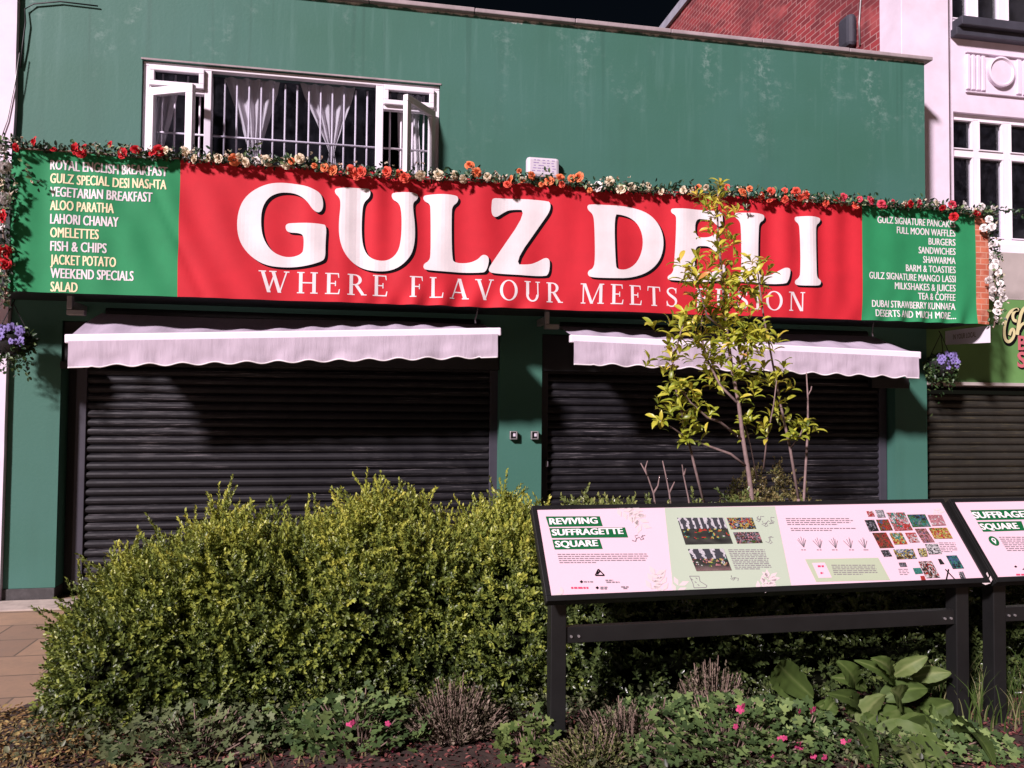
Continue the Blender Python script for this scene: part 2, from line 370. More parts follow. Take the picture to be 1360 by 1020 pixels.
# ================================================================== SETTING
XL, XR, XWL, XWR = -2.868, 5.664, -1.912, .633
def setting(name, mb, mat): return setp(mb.build(name, mat), kind='structure')
setting('pavement', MB().add([(-60, -60, 0), (60, -60, 0), (60, 60, 0), (-60, 60, 0)], [(0, 1, 2, 3)]), M['paving'])
setting('threshold_slab', MB().box(-6, XR, -.34, -.03, -.05, .012), M['stone'])
# planting bed: low mound of soil
bed = MB(); nxb, nyb = 60, 30
def bed_out(x, y):
    e = min(1, max(0, min((x + 1.75 - .12 * math.sin(y * 5)) * 3, (y + 5.2) * 3, (-1.05 - y) * 3))); return e
def bed_z(x, y): return .008 + bed_out(x, y) * (.05 + .03 * noise.noise(Vector((x * 2, y * 2, 0))))
for j in range(nyb + 1):
    for i in range(nxb + 1):
        x = -1.8 + 8.3 * i / nxb; y = -5.2 + 4.15 * j / nyb
        if i == 0: x += .12 * math.sin(y * 5)
        bed.v.append((x, y, bed_z(x, y)))
for j in range(nyb):
    for i in range(nxb):
        q = j * (nxb + 1) + i; bed.f.append((q, q + 1, q + nxb + 2, q + nxb + 1)); bed.m.append(0)
setp(bed.build('planting_bed', M['soil'], smooth=True), kind='structure')

# ================================================================== GREEN SHOP
shop = thing('green_shop', (1.4, 0, 0), 'two storey shop with teal green painted render front and flat coping', 'shop building')
xs = [XL, -2.48, XWL, XWR, 1.215, 1.611, 5.299, XR]; zs = [.10, 2.30, 3.42, 4.557, 5.245]
wl = cells(xs, zs, {(1, 0), (2, 0), (3, 0), (5, 0), (2, 2)}, 0, .24)
wl.build('wall', M['wall'], shop)
for a, b in ((XL, -2.48), (1.215, 1.611), (5.299, XR)): MB().box(a, b, -.012, .24, 0, .098).build('plinth', M['plinth'], shop, bev=.004)
cop = MB()
for i in range(9):
    a = XL - .02 + (XR + .09 - XL) / 9 * i; cop.box(a, a + (XR + .09 - XL) / 9 - .005, -.05, .32, 5.248, 5.288 + .003 * (i % 2))
cop.build('coping', M['coping'], shop, bev=.008)
body = MB().box(XL + .02, XR - .02, 3.9, 4.1, 0, 5.2).box(XL + .02, XL + .12, .245, 3.9, 0, 5.2).box(XR - .12, XR - .02, .245, 3.9, 0, 5.2).box(XL + .125, XR - .125, .245, 3.895, 5.0, 5.19).box(XL + .125, XR - .125, .245, 3.895, 2.6, 2.8)
body.build('rear_walls', M['inside'], shop)
# sign box the banner is hung on
MB().box(XL + .02, 5.80, -.535, -.003, 2.462, 3.44).build('sign_or_shade_box', M['black'], shop)
# shutters
def shutter(parent, x0, x1, y, z0, z1, mat, railmat, pitch=.0735, rail=.085, head=None):
    s = MB(); n = int((z1 - z0) / pitch); pr = [(0, .006), (.10, -.010), (.28, -.021), (.52, -.024), (.76, -.018), (.92, -.004), (1, .006)]
    ed = []
    for i in range(n + 1):
        for u, d in pr[:-1]: ed.append((y + d, z0 + (i + u) * pitch))
    vs = []; xx = [x0 + (x1 - x0) * k / 10 for k in range(11)]
    for (yy, zz) in ed:
        for xk in xx: vs.append((xk, yy + .0009 * noise.noise(Vector((xk * 1.3, zz * 2, 3))), zz))
    s.add(vs, [(r_ * 11 + k, r_ * 11 + k + 1, r_ * 11 + 11 + k + 1, r_ * 11 + 11 + k) for r_ in range(len(ed) - 1) for k in range(10)])
    o = s.build('roller_shutter', mat, parent)
    for a, b in ((x0 - rail, x0 - .002), (x1 + .002, x1 + rail)):
        MB().box(a, b, y - .035, y + .03, z0, z1 + .05).build('guide_rail', railmat, o, bev=.004)
    MB().box(x0 - .002, x1 + .002, y - .026, y + .02, z0 - .075, z0 - .002).build('bottom_bar', railmat, o, bev=.004)
    return o
s1 = shutter(shop, -2.315, 1.14, .15, .09, 1.93, M['shutter'], M['rail']); s2 = shutter(shop, 1.70, 5.20, .15, .09, 1.93, M['shutter'], M['rail'])
for s_, a, b in ((s1, -2.475, 1.21), (s2, 1.616, 5.294)):
    MB().box(a, b, .02, .20, 1.955, 2.298).build('shutter_housing', M['black'], s_, bev=.006)
    [MB().box(u, u + .07, .17, .22, 0, 1.95).build('jamb', M['black'], s_) for u in (a, b - .07)]
MB().box(-2.475, -2.30, -.04, .02, 1.90, 1.96).build('fixing_plate', M['black'], s1, bev=.003)
MB().box(5.0, 5.42, -.05, .018, 1.845, 1.95).build('fixing_plate', M['black'], s2, bev=.003)
# first-floor window
WY = .055
def wx(px, py=150): return atY(px, py, WY).x
def wz(px, py): return atY(px, py, WY).z
frame = MB(); ZT = 4.553; ZB = 3.43
m1a, m1b, m2a, m2b = wx(272), wx(281), wx(499), wx(509)
x0, x1 = XWL + .004, XWR - .004; fw = .055
tz = wz(230, 121)          # transom under the top lights
frame.box(x0, x1, WY - .03, WY + .04, ZT - .034, ZT).box(x0, x1, WY - .03, WY + .04, ZB, ZB + .05)
for a, b in ((x0, x0 + .05), (m1a, m1b), (m2a, m2b), (x1 - .05, x1)): frame.box(a, b, WY - .028, WY + .038, ZB + .051, ZT - .035)
frame.box(x0 + .051, m1a - .001, WY - .026, WY + .036, tz - .018, tz + .018).box(m2b + .001, x1 - .051, WY - .026, WY + .036, tz - .018, tz + .018)
win = frame.build('window', M['upvc'], shop, bev=.004)
def sash(parent, name, org, ux, W_, H_, fw, mat, t=.05):
    """a framed sash; org = lower hinge corner, ux = direction of its width"""
    s = MB(); z = Vector((0, 0, 1)); n = ux.cross(z).normalized()
    mid = lambda u, w: org + ux * u + z * w
    s.obox(mid(W_ / 2, fw / 2), ux * (W_ / 2), n * (t / 2), z * (fw / 2)); s.obox(mid(W_ / 2, H_ - fw / 2), ux * (W_ / 2), n * (t / 2), z * (fw / 2))
    s.obox(mid(fw / 2, H_ / 2), ux * (fw / 2), n * (t / 2 - .001), z * (H_ / 2 - fw)); s.obox(mid(W_ - fw / 2, H_ / 2), ux * (fw / 2), n * (t / 2 - .001), z * (H_ / 2 - fw))
    o = s.build(name, mat, parent, bev=.005)
    g = MB().obox(mid(W_ / 2, H_ / 2), ux * (W_ / 2 - fw), n * .004, z * (H_ / 2 - fw)); return o, g
X_ = Vector((1, 0, 0))
gl = MB()
o, g = sash(win, 'top_light', Vector((x0 + .052, WY - .035, tz + .019)), X_, m1a - x0 - .053, ZT - .055 - tz, .043, M['upvc']); g.build('glass', M['glass'], win)
o, g = sash(win, 'top_light', Vector((m2b + .002, WY - .035, tz + .019)), X_, x1 - .052 - m2b, ZT - .055 - tz, .043, M['upvc']); g.build('glass', M['glass'], win)
MB().box(m1b, m2a, WY - .004, WY + .004, ZB + .05, ZT - .05).build('glass', M['glass'], win)
cw = m1a - x0 - .053
o, g = sash(win, 'casement', Vector((x0 + .052, WY - .06, ZB + .06)), Vector((math.cos(R(24)), -math.sin(R(24)), 0)), cw, tz - .022 - ZB - .06, .068, M['upvc']); g.build('glass', M['glass'], win)
o, g = sash(win, 'casement', Vector((x1 - .052, WY - .06, ZB + .06)), Vector((-math.cos(R(52)), -math.sin(R(52)), 0)), cw, tz - .022 - ZB - .06, .06, M['upvc_shaded']); g.build('glass', M['glass'], win)
o.children and None
h = MB(); hc = Vector((x1 - .052, WY - .06, 3.86)) + Vector((-math.cos(R(52)), -math.sin(R(52)), 0)) * (cw - .03); h.obox(hc + Vector((.02, .035, 0)), Vector((.012, 0, 0)), Vector((0, .02, 0)), Vector((0, 0, .045))); h.build('handle', M['upvc'], win, bev=.004)
gr = MB(); gy = WY + .07; nb = 24
for i in range(1, nb):
    x = x0 + .03 + (x1 - x0 - .06) * i / nb; gr.tube([(x, gy, ZB + .02), (x, gy, ZT - .06)], .0085, 6)
gr.tube([(x0 + .03, gy - .012, wz(400, 186)), (x1 - .03, gy - .012, wz(400, 186))], .009, 6)
gr.build('security_bars', M['bar'], win, smooth=True)
MB().box(XWL - .01, XWR + .01, -.006, .03, 4.5575, 4.572).build('window_head', M['coping'], win)

# curtains (hang inside the window)
def curtain(name, pts, label, y=.21, seed=0, dens=26):
    """pts: rows of (z, xleft, xright) from the top down"""
    s = MB(); n = 60; rows = []
    zz = [p[0] for p in pts][::-1]; ls = [p[1] for p in pts][::-1]; rs = [p[2] for p in pts][::-1]
    K = 26
    for k in range(K + 1):
        z = zz[0] + (zz[-1] - zz[0]) * k / K; a = np.interp(z, zz, ls); b = np.interp(z, zz, rs)
        for i in range(n + 1):
            u = i / n; w = .5 + .5 * math.sin(u * dens + seed + .6 * math.sin(u * 9 + seed)); amp = .045 * min(1, (b - a) / .3 + .25)
            s.v.append((a + (b - a) * u, y + amp * w, z))
    s.add([], []); s.f = [(k * (n + 1) + i, k * (n + 1) + i + 1, (k + 1) * (n + 1) + i + 1, (k + 1) * (n + 1) + i) for k in range(K) for i in range(n)]; s.m = [0] * len(s.f)
    c = Vector((pts[0][1], y, pts[-1][0])); o = s.build(name, M['curtain'], None, c, smooth=True); return setp(o, label, 'curtain', 'net curtains behind the upstairs window')
def cpx(x, y, Y=.21): return atY(x, y, Y)
def rowz(y, a, b): p = cpx((a + b) / 2, y); return (p.z, cpx(a, y).x, cpx(b, y).x)
curtain('net_curtain', [rowz(98, 296, 372), rowz(120, 303, 368), rowz(160, 318, 356), rowz(195, 328, 346), rowz(204, 332, 343), rowz(228, 328, 348)], 'dim grey net curtain gathered to a point left of the middle window pane', seed=1)
curtain('net_curtain', [rowz(104, 396, 474), rowz(130, 404, 468), rowz(165, 421, 456), rowz(194, 434, 446), rowz(203, 437, 444), rowz(232, 432, 449)], 'bright net curtain gathered to a point beside the right mullion of the upstairs window', seed=4)
curtain('net_curtain', [rowz(118, 196, 236), rowz(160, 196, 226), rowz(215, 194, 210)], 'faint net curtain drawn aside behind the left open casement', seed=2)
curtain('net_curtain', [rowz(125, 528, 562), rowz(160, 528, 556), rowz(235, 530, 560)], 'straight white net curtain seen through the right open casement', seed=3)

# ================================================================== NEIGHBOURS
lb = thing('white_building', (-4.5, 0, 0), 'plain white rendered wall at the left edge beside the green shop', 'building')
lw = MB(); n = 40
ew = [XL - .004 + .02 * noise.noise(Vector((0, 0, k * .9))) * (1 if k > 16 else .2) for k in range(n + 1)]
for k in range(n + 1):
    z = 9.5 * k / n; lw.v += [(-9, -.045, z), (ew[k], -.045, z), (ew[k], .3, z), (-9, .3, z)]
for k in range(n):
    q = 4 * k; lw.f += [(q, q + 1, q + 5, q + 4), (q + 1, q + 2, q + 6, q + 5), (q + 2, q + 3, q + 7, q + 6)]; lw.m += [0] * 3
lw.build('wall', M['white'], lb)
MB().box(-9, -2.715, -.50, -.048, 2.47, 3.40).build('sign_or_shade_box', M['white'], lb, bev=.01)  # added box on the neighbour, placed to shade the left pillar

tb = thing('terraced_building', (7.5, .47, 0), 'white rendered building on the right with red brick gable and bay windows', 'building')
PX0, PX1, PY, BY = 5.764, 6.36, .47, .62
MB().box(PX0, PX1, PY, .838, 2.3, 12).build('pier', M['white'], tb, bev=.006)
MB().box(PX0 + .006, PX0 + .3, .842, 9, 0, 9.15).build('brick_wall', M['brick'], tb)
p1, p2 = Vector((PX0, 9.0, 9.42)), Vector((PX0, .84, 9.15))
MB().box(PX0 - .05, PX0 + .36, .845, 9.05, 9.153, 9.33).build('verge', plain('lead_grey', (.30, .30, .36), .6), tb)
def bz(x, y): return atY(x, y, BY).z
def bx(x, y=150): return atY(x, y, BY).x
XE = 9.2
z_l = bz(1310, 322); z_t = bz(1310, 152)     # lower window opening
z_u = bz(1310, 34)
bw = cells([PX1 + .002, bx(1266), 8.6, XE], [1.9, z_l, z_t, z_u, 9.0, 12], {(1, 1), (1, 3)}, BY, BY + .25); bw.build('bay_wall', M['white'], tb)
def bay_window(zb, zt, cols, transoms):
    f = MB(); X0, X1 = bx(1266) + .003, 8.597; Y0 = BY + .05
    f.box(X0, X1, Y0, Y0 + .07, zt - .06, zt - .003).box(X0, X1, Y0, Y0 + .07, zb + .003, zb + .06)
    for a, b in cols: f.box(a, b, Y0 + .002, Y0 + .068, zb + .061, zt - .061)
    cs = [b for a, b in cols]; ce = [a for a, b in cols][1:]
    for zt_ in transoms:
        for a, b in zip(cs, ce): f.box(a + .001, b - .001, Y0 + .004, Y0 + .066, zt_ - .035, zt_ + .035)
    w = f.build('window', M['upvc'], tb, bev=.006)
    zz = [zb + .06] + sum([[t - .035, t + .035] for t in transoms], []) + [zt - .06]
    sa = MB()
    for a, b in zip(cs, ce):
        for k in range(0, len(zz), 2):
            u0, u1, v0, v1 = a + .004, b - .004, zz[k] + .003, zz[k + 1] - .003; e = .014
            sa.box(u0, u1, Y0 - .012, Y0 + .03, v0, v0 + e).box(u0, u1, Y0 - .012, Y0 + .03, v1 - e, v1).box(u0, u0 + e, Y0 - .01, Y0 + .028, v0 + e + .001, v1 - e - .001).box(u1 - e, u1, Y0 - .01, Y0 + .028, v0 + e + .001, v1 - e - .001)
    sa.build('sash', M['upvc'], w, bev=.003)
    MB().box(X0 + .01, X1 - .01, Y0 + .03, Y0 + .036, zb + .05, zt - .05).build('glass', M['glass'], w); return w
pv = bx(1340) - bx(1299)
cols = [(bx(1266) + .003, bx(1266) + .008), (bx(1296), bx(1303)), (bx(1336), bx(1345)), (bx(1336) + pv * 1.15, bx(1345) + pv * 1.15), (8.5, 8.597)]
w1 = bay_window(z_l, z_t, cols, [bz(1318, 204)])
cols2 = [(bx(1266) + .003, bx(1266) + .008), (bx(1291, 15), bx(1301, 15)), (bx(1332, 15), bx(1342, 15)), (7.9, 8.0), (8.5, 8.597)]
bay_window(z_u, 9.0, cols2, [z_u + 1.2])
MB().box(PX1 + .3, XE, BY + 1.2, BY + 1.3, 1.9, 12).box(PX1 + .3, XE, BY + .26, BY + 1.19, z_u - .3, z_u - .1).build('rear_walls', M['inside'], tb)
MB().box(bx(1263), XE, BY - .10, BY - .002, bz(1310, 56), bz(1310, 46)).box(bx(1265), XE, BY - .16, BY - .002, bz(1310, 45.5), z_u - .004).build('slate_sill', M['slate'], tb, bev=.006)
MB().box(bx(1268), XE, BY - .10, BY - .002, bz(1345, 344), bz(1345, 327)).build('window_sill', M['upvc'], tb, bev=.008)
# fluted panel with roundel between the storeys
fl = MB(); za, zb_ = bz(1310, 122), bz(1310, 76)
fl.box(bx(1281, 60), XE, BY - .03, BY - .002, zb_ + .02, zb_ + .035).box(bx(1281, 60), XE, BY - .03, BY - .002, za - .035, za - .02)
def flutes(a, b, k):
    for i in range(k):
        u = a + (b - a) * (i + .15) / k; fl.box(u, u + (b - a) / k * .62, BY - .032, BY - .002, za, zb_)
cc = atY(1327, 97, BY); rr = .175
flutes(bx(1281, 100), cc.x - rr - .02, 4); flutes(cc.x + rr + .03, cc.x + rr + 1.3, 14)
fl.build('fluted_panel', M['white'], tb, bev=.006)
ro = MB(); N = 40
for r0, y_ in ((rr, BY - .002), (rr, BY - .045), (rr - .02, BY - .05), (rr - .035, BY - .03), (0.001, BY - .026)):
    for i in range(N): ro.v.append((cc.x + r0 * math.cos(i * 2 * math.pi / N), y_, cc.z + r0 * math.sin(i * 2 * math.pi / N)))
for k in range(4):
    for i in range(N): ro.f.append((k * N + i, k * N + (i + 1) % N, (k + 1) * N + (i + 1) % N, (k + 1) * N + i)); ro.m.append(0)
ro.build('roundel', M['white'], tb)
FY = .06
def fz(x, y): return atY(x, y, FY).z
zf0, zf1 = fz(1300, 508), fz(1345, 398)
MB().box(XR + .004, XE, .20, .46, zf1 + .012, bz(1345, 345) - .02).box(XR + .004, XE, FY - .0, .46, zf1 - .0, zf1 + .01).build('fascia_cornice', M['beige'], tb, bev=.01)
fa = MB().box(XR + .004, XE, FY, .4, zf0 + .002, zf1 - .002).build('shop_sign', M['shopgreen'], tb)
MB().box(XR + .004, XE, FY - .05, FY + .08, zf0 - .035, zf0).build('sign_ledge', M['beige'], tb, bev=.004)
shutter(tb, XR + .10, XE, .16, .09, zf0 - .12, M['shutter2'], M['black'], pitch=.078)
MB().box(XE, XE + .3, .0, .6, 0, 12).build('pier', M['white'], tb)
# sign lettering (only the start of it is in the frame)
def ribbon(pts, w):
    pts = [Vector((x, y)) for x, y in pts]; Lf, Rt = [], []
    for i, p in enumerate(pts):
        d = (pts[min(i + 1, len(pts) - 1)] - pts[max(i - 1, 0)]).normalized(); nrm = Vector((-d.y, d.x)); k = w[i] if isinstance(w, list) else w
        Lf.append(p + nrm * k / 2); Rt.append(p - nrm * k / 2)
    V = []; Fq = []
    for a, b in zip(Lf, Rt): V += [(a.x, a.y), (b.x, b.y)]
    for i in range(len(pts) - 1): Fq.append((2 * i, 2 * i + 1, 2 * i + 3, 2 * i + 2))
    return V, Fq
def smooth_path(p, it=2):
    for _ in range(it):
        q = [p[0]]
        for a, b in zip(p, p[1:]): q += [(a[0] * .75 + b[0] * .25, a[1] * .75 + b[1] * .25), (a[0] * .25 + b[0] * .75, a[1] * .25 + b[1] * .75)]
        p = q + [p[-1]]
    return p
def zs1(pts): return [tuple(atY(1210 + x * .11765, 400 + y * .11765, FY).xz) for x, y in pts]
Cp = smooth_path(zs1([(1190, 225), (1150, 215), (1142, 150), (1175, 100), (1210, 100), (1205, 180), (1180, 225)][:5] + [(1190, 88), (1120, 110), (1070, 200), (1045, 330), (1055, 430), (1095, 465), (1140, 430), (1165, 370), (1155, 310), (1120, 330), (1108, 385)]))
Hp = smooth_path(zs1([(1290, 70), (1245, 110), (1215, 230), (1195, 380)])); Hp2 = smooth_path(zs1([(1205, 330), (1250, 250), (1310, 250), (1300, 380)]))
def sign_fn(u, w, l): return Vector((u, FY - l, w))
def zb2(x, y): p = atY(1210 + x * .11765, 400 + y * .11765, FY); return p.x, p.z
bx0, bz0 = zb2(1203, 545); bx1, bz1 = zb2(1292, 398); sx0, sz0 = zb2(1195, 740); sx1, sz1 = zb2(1290, 580)
for nm, mt, l, dx, dz, gr_ in (('lettering_shadow', M['ink'], .0015, .012, -.016, .035), ('lettering', M['signcream'], .004, 0, 0, 0)):
    P_ = Print()
    for j, (q, w) in enumerate(((Cp, .034), (Hp, .04), (Hp2, .03))): P_.put(ribbon([(u + dx, v + dz) for u, v in q], w + gr_), .0002 * j)
    link(nm, P_.mesh(nm, sign_fn, l), mt, fa)
for nm, mt, l, dx, dz, g in (('lettering_shadow', M['ink'], .0024, .012, -.014, .03), ('lettering', M['signpink'], .005, 0, 0, .0)):
    P_ = Print().put(text_box('BUN', bx0 + dx, bx0 + dx + .36, bz0 + dz, bz1 - bz0, .03 + g)).put(text_box('SHOP', sx0 + dx, sx0 + dx + .46, sz0 + dz, sz1 - sz0, .03 + g), .0001)
    P_ = Print().put(text_box('B', bx0 + dx, bx0 + dx + .115, bz0 + dz, bz1 - bz0, .03 + g)).put(text_box('S', sx0 + dx, sx0 + dx + .115, sz0 + dz, sz1 - sz0, .03 + g), .0001)
    link(nm, P_.mesh(nm, sign_fn, l), mt, fa)
# vent on the brick gable
vp = atX(1132, 45, PX0)
v = MB().obox(vp + Vector((-.07, 0, 0)), Vector((.06, 0, 0)), Vector((0, .12, 0)), Vector((0, 0, .20)))
o = v.build('vent_box', M['slate'], None, vp + Vector((0, 0, -.24)), bev=.05); setp(o, 'dark grey rounded box fixed on the red brick gable wall', 'vent box')
cb = MB().tube([atX(1142, 60, PX0 - .01), atX(1141, 30, PX0 - .01), atX(1143, 2, PX0 - .01), atX(1146, -25, PX0 - .01)], .012, 6).build('cable', M['metal'], None, vp + Vector((0, -.2, -.2)), smooth=True)
setp(cb, 'thin pale cable running up the red brick wall beside the grey box', 'cable')
# black cable at the left end of the green front
pts = [atY(130, 8, -.02), atY(80, 2, -.02), atY(45, 5, -.02), atY(33, 12, -.025), atY(34, 30, -.03), atY(30, 60, -.03), atY(27, 90, -.02)]
setp(MB().tube(pts, .006, 6).build('cable', M['black'], None, pts[-1], smooth=True), 'black cable clipped near the top left corner of the green wall', 'cable')
pts = [atY(26, 70, -.055), atY(20, 110, -.055), atY(10, 160, -.055), atY(1, 185, -.055)]
setp(MB().tube(pts, .004, 6).build('cable', M['metal'], None, pts[-1], smooth=True), 'thin grey cable hanging down the white wall on the far left', 'cable')

# ================================================================== BANNER
BY0, ZB0, ZB1 = -.60, 2.450, 3.53
def wrinkle(x, z):
    t = (z - ZB0) / (ZB1 - ZB0)
    w = .0042 * math.sin(x * 21 + 1.3 * math.sin(x * 3.1)) * (.35 + .65 * t) * (.6 + .4 * math.sin(x * 1.9 + 1))
    w += .006 * math.sin((x + .55 * z) * 7.3 + 1.1 * math.sin(x * 1.3)) * (1.1 - .6 * t) * (.5 + .5 * math.sin(x * .9))
    w += .004 * noise.noise(Vector((x * 2.2, z * 1.6, 1.7)))
    w += .007 * math.exp(-t * 9) * math.sin((x - .35 * z) * 26 + 2 * math.sin(x * 2.3)) * max(0, math.sin(x * 1.45 + .4))
    d = abs(x + 1.75 - .5 * (1 - t)); w += .004 * math.sin(d * 20) * math.exp(-d * 2.2)
    return w
def ban_fn(u, w, l): return Vector((u, BY0 - .006 - 3.6 * wrinkle(u, w) - l, w))
ban = thing('banner', (1.6, BY0, ZB0), 'long red and green cloth deli banner with big white title lettering', 'banner')
STEP = .03
def cloth(name, xa, xb, mat):
    s = MB(); n = max(1, round((xb - xa) / STEP)); xs_ = [xa + (xb - xa) * i / n for i in range(n + 1)]
    xs_ = sorted(set([xa, xb] + [k * STEP for k in range(math.ceil(xa / STEP), math.floor(xb / STEP) + 1)]))
    zs_ = sorted(set([ZB0, ZB1] + [k * STEP for k in range(math.ceil(ZB0 / STEP), math.floor(ZB1 / STEP) + 1)])); n = len(xs_)
    for z in zs_:
        for x in xs_: s.v.append(tuple(ban_fn(x, z, 0)))
    s.f = [(k * n + i, k * n + i + 1, k * n + n + i + 1, k * n + n + i) for k in range(len(zs_) - 1) for i in range(n - 1)]; s.m = [0] * len(s.f)
    return s.build(name, mat, ban, smooth=True)
XA, XB1, XB2, XB3, XB4 = atY(13, 300, BY0).x, atY(238, 300, BY0).x, atY(1144, 350, BY0).x, atY(1295, 350, BY0).x, atY(1312, 350, BY0).x
o = cloth('cloth_panel', XA, XB1, M['green']); o['label'] = 'green left panel with breakfast menu'
o = cloth('cloth_panel', XB1, XB2, M['red']); o['label'] = 'red middle panel'
o = cloth('cloth_panel', XB2, XB3, M['green']); o['label'] = 'green right panel with snack menu'
o = cloth('cloth_panel', XB3, XB4, M['brickprint']); o['label'] = 'narrow brick patterned end strip'
def z3(p): return [tuple(atY(300 + x * .23529, 230 + y * .23529, BY0).xz) for x, y in p]
def z4(p): return [tuple(atY(600 + x * .23529, 230 + y * .23529, BY0).xz) for x, y in p]
def z5(p): return [tuple(atY(880 + x * .17647, 250 + y * .17647, BY0).xz) for x, y in p]
TITLE = [
 [z3([(330, 52), (225, 62), (135, 108), (80, 178), (60, 280), (75, 385), (132, 465), (218, 520), (330, 534), (450, 526), (535, 503), (562, 482), (562, 400), (569, 298), (545, 286), (375, 280), (338, 286), (336, 314), (352, 334), (410, 338), (440, 352), (440, 420), (432, 455), (380, 474), (320, 472), (258, 442), (211, 372), (197, 290), (203, 200), (238, 138), (300, 109), (372, 109), (422, 128), (462, 163), (490, 207), (522, 226), (546, 206), (550, 162), (537, 116), (500, 92), (440, 68)])],
 [z3([(614, 92), (632, 83), (800, 83), (817, 104), (812, 138), (782, 160), (770, 200), (765, 330), (775, 422), (810, 478), (870, 498), (930, 488), (975, 442), (990, 360), (992, 250), (985, 190), (970, 165), (940, 147), (934, 118), (952, 107), (1072, 112), (1087, 130), (1078, 152), (1058, 166), (1055, 200), (1068, 300), (1065, 402), (1042, 474), (980, 534), (900, 556), (808, 552), (727, 518), (667, 452), (640, 370), (637, 280), (648, 180), (643, 140), (617, 114)])],
 [z3([(1112, 136), (1128, 119), (1298, 125), (1313, 145), (1304, 170), (1280, 187), (1272, 220), (1276, 480), (1292, 506), (1370, 508), (1420, 490), (1447, 460), (1478, 470), (1484, 500), (1468, 556), (1440, 565), (1130, 551), (1112, 535), (1118, 513), (1145, 497), (1156, 465), (1156, 200), (1150, 172), (1120, 156)])],
 [z4([(228, 146), (256, 140), (538, 155), (557, 175), (552, 217), (520, 265), (343, 516), (440, 517), (490, 497), (530, 474), (553, 482), (557, 512), (551, 564), (527, 584), (230, 568), (207, 556), (207, 538), (232, 498), (432, 210), (330, 204), (290, 224), (250, 252), (228, 242), (221, 215), (224, 168)])],
 [z4([(760, 189), (776, 177), (962, 182), (1064, 203), (1144, 254), (1190, 330), (1199, 420), (1174, 502), (1104, 563), (1002, 594), (900, 596), (780, 591), (763, 575), (766, 553), (792, 541), (803, 500), (800, 280), (792, 234), (765, 212)]), z4([(916, 233), (918, 522), (930, 547), (985, 547), (1042, 511), (1077, 440), (1082, 360), (1056, 288), (1010, 248), (950, 233)])],
 [z5([(55, 165), (72, 154), (405, 172), (445, 188), (450, 262), (425, 295), (398, 282), (368, 247), (320, 236), (240, 232), (238, 370), (330, 375), (370, 360), (397, 340), (410, 370), (410, 472), (385, 487), (350, 447), (310, 436), (235, 440), (240, 600), (252, 642), (330, 647), (400, 622), (440, 574), (465, 586), (460, 650), (432, 712), (55, 691), (42, 675), (46, 657), (75, 640), (88, 600), (95, 240), (88, 208), (60, 190)])],
 [z5([(542, 190), (566, 180), (748, 195), (766, 215), (757, 243), (726, 260), (715, 300), (715, 620), (732, 661), (800, 661), (868, 624), (910, 600), (946, 605), (953, 630), (940, 695), (912, 729), (565, 703), (549, 690), (557, 672), (582, 656), (592, 600), (592, 300), (583, 244), (546, 214)])],
 [z5([(989, 226), (1008, 210), (1176, 217), (1191, 235), (1180, 260), (1153, 278), (1148, 320), (1148, 640), (1156, 678), (1184, 693), (1188, 716), (1168, 738), (1006, 733), (987, 719), (990, 696), (1017, 678), (1030, 640), (1028, 300), (1019, 266), (994, 248)])],
]
for L in TITLE:
    sh, ti = Print(), Print()
    L = [chaikin(l, 2) for l in L]; ti.put(fill(L)); sh.put(fill([[(u + .022, w - .019) for u, w in l] for l in L]))
    sh.put(fill([[(u + .008, w - .007) for u, w in l] for l in L]), .0004)
    link('title_shadow', sh.mesh('title_shadow', ban_fn, .0012, STEP), M['ink'], ban); link('title_letter', ti.mesh('title_letter', ban_fn, .0030, STEP), M['letter'], ban)
# serif capitals for the slogan
def q_(*p): return list(p), [tuple(range(len(p)))]
def rect(a, b, c, d): return q_((a, c), (b, c), (b, d), (a, d))
def para(xa, ya, xb, yb, w): return q_((xa, ya), (xa + w, ya), (xb + w, yb), (xb, yb))
def ring(cx, cy, rx, ry, tx, ty, a0=0, a1=360, n=28):
    V = []; Fq = []
    for i in range(n + 1):
        a = R(a0 + (a1 - a0) * i / n); c, s = math.cos(a), math.sin(a); V += [(cx + rx * c, cy + ry * s), (cx + (rx - tx) * c, cy + (ry - ty) * s)]
    for i in range(n): Fq.append((2 * i, 2 * i + 1, 2 * i + 3, 2 * i + 2))
    return V, Fq
T_, t_, S_, e_ = .135, .055, .05, .075
def ser(x0, x1, top): return rect(x0 - e_, x1 + e_, 1 - S_, 1) if top else rect(x0 - e_, x1 + e_, 0, S_)
def stem(x, w=T_): return [rect(x, x + w, 0, 1), ser(x, x + w, 1), ser(x, x + w, 0)]
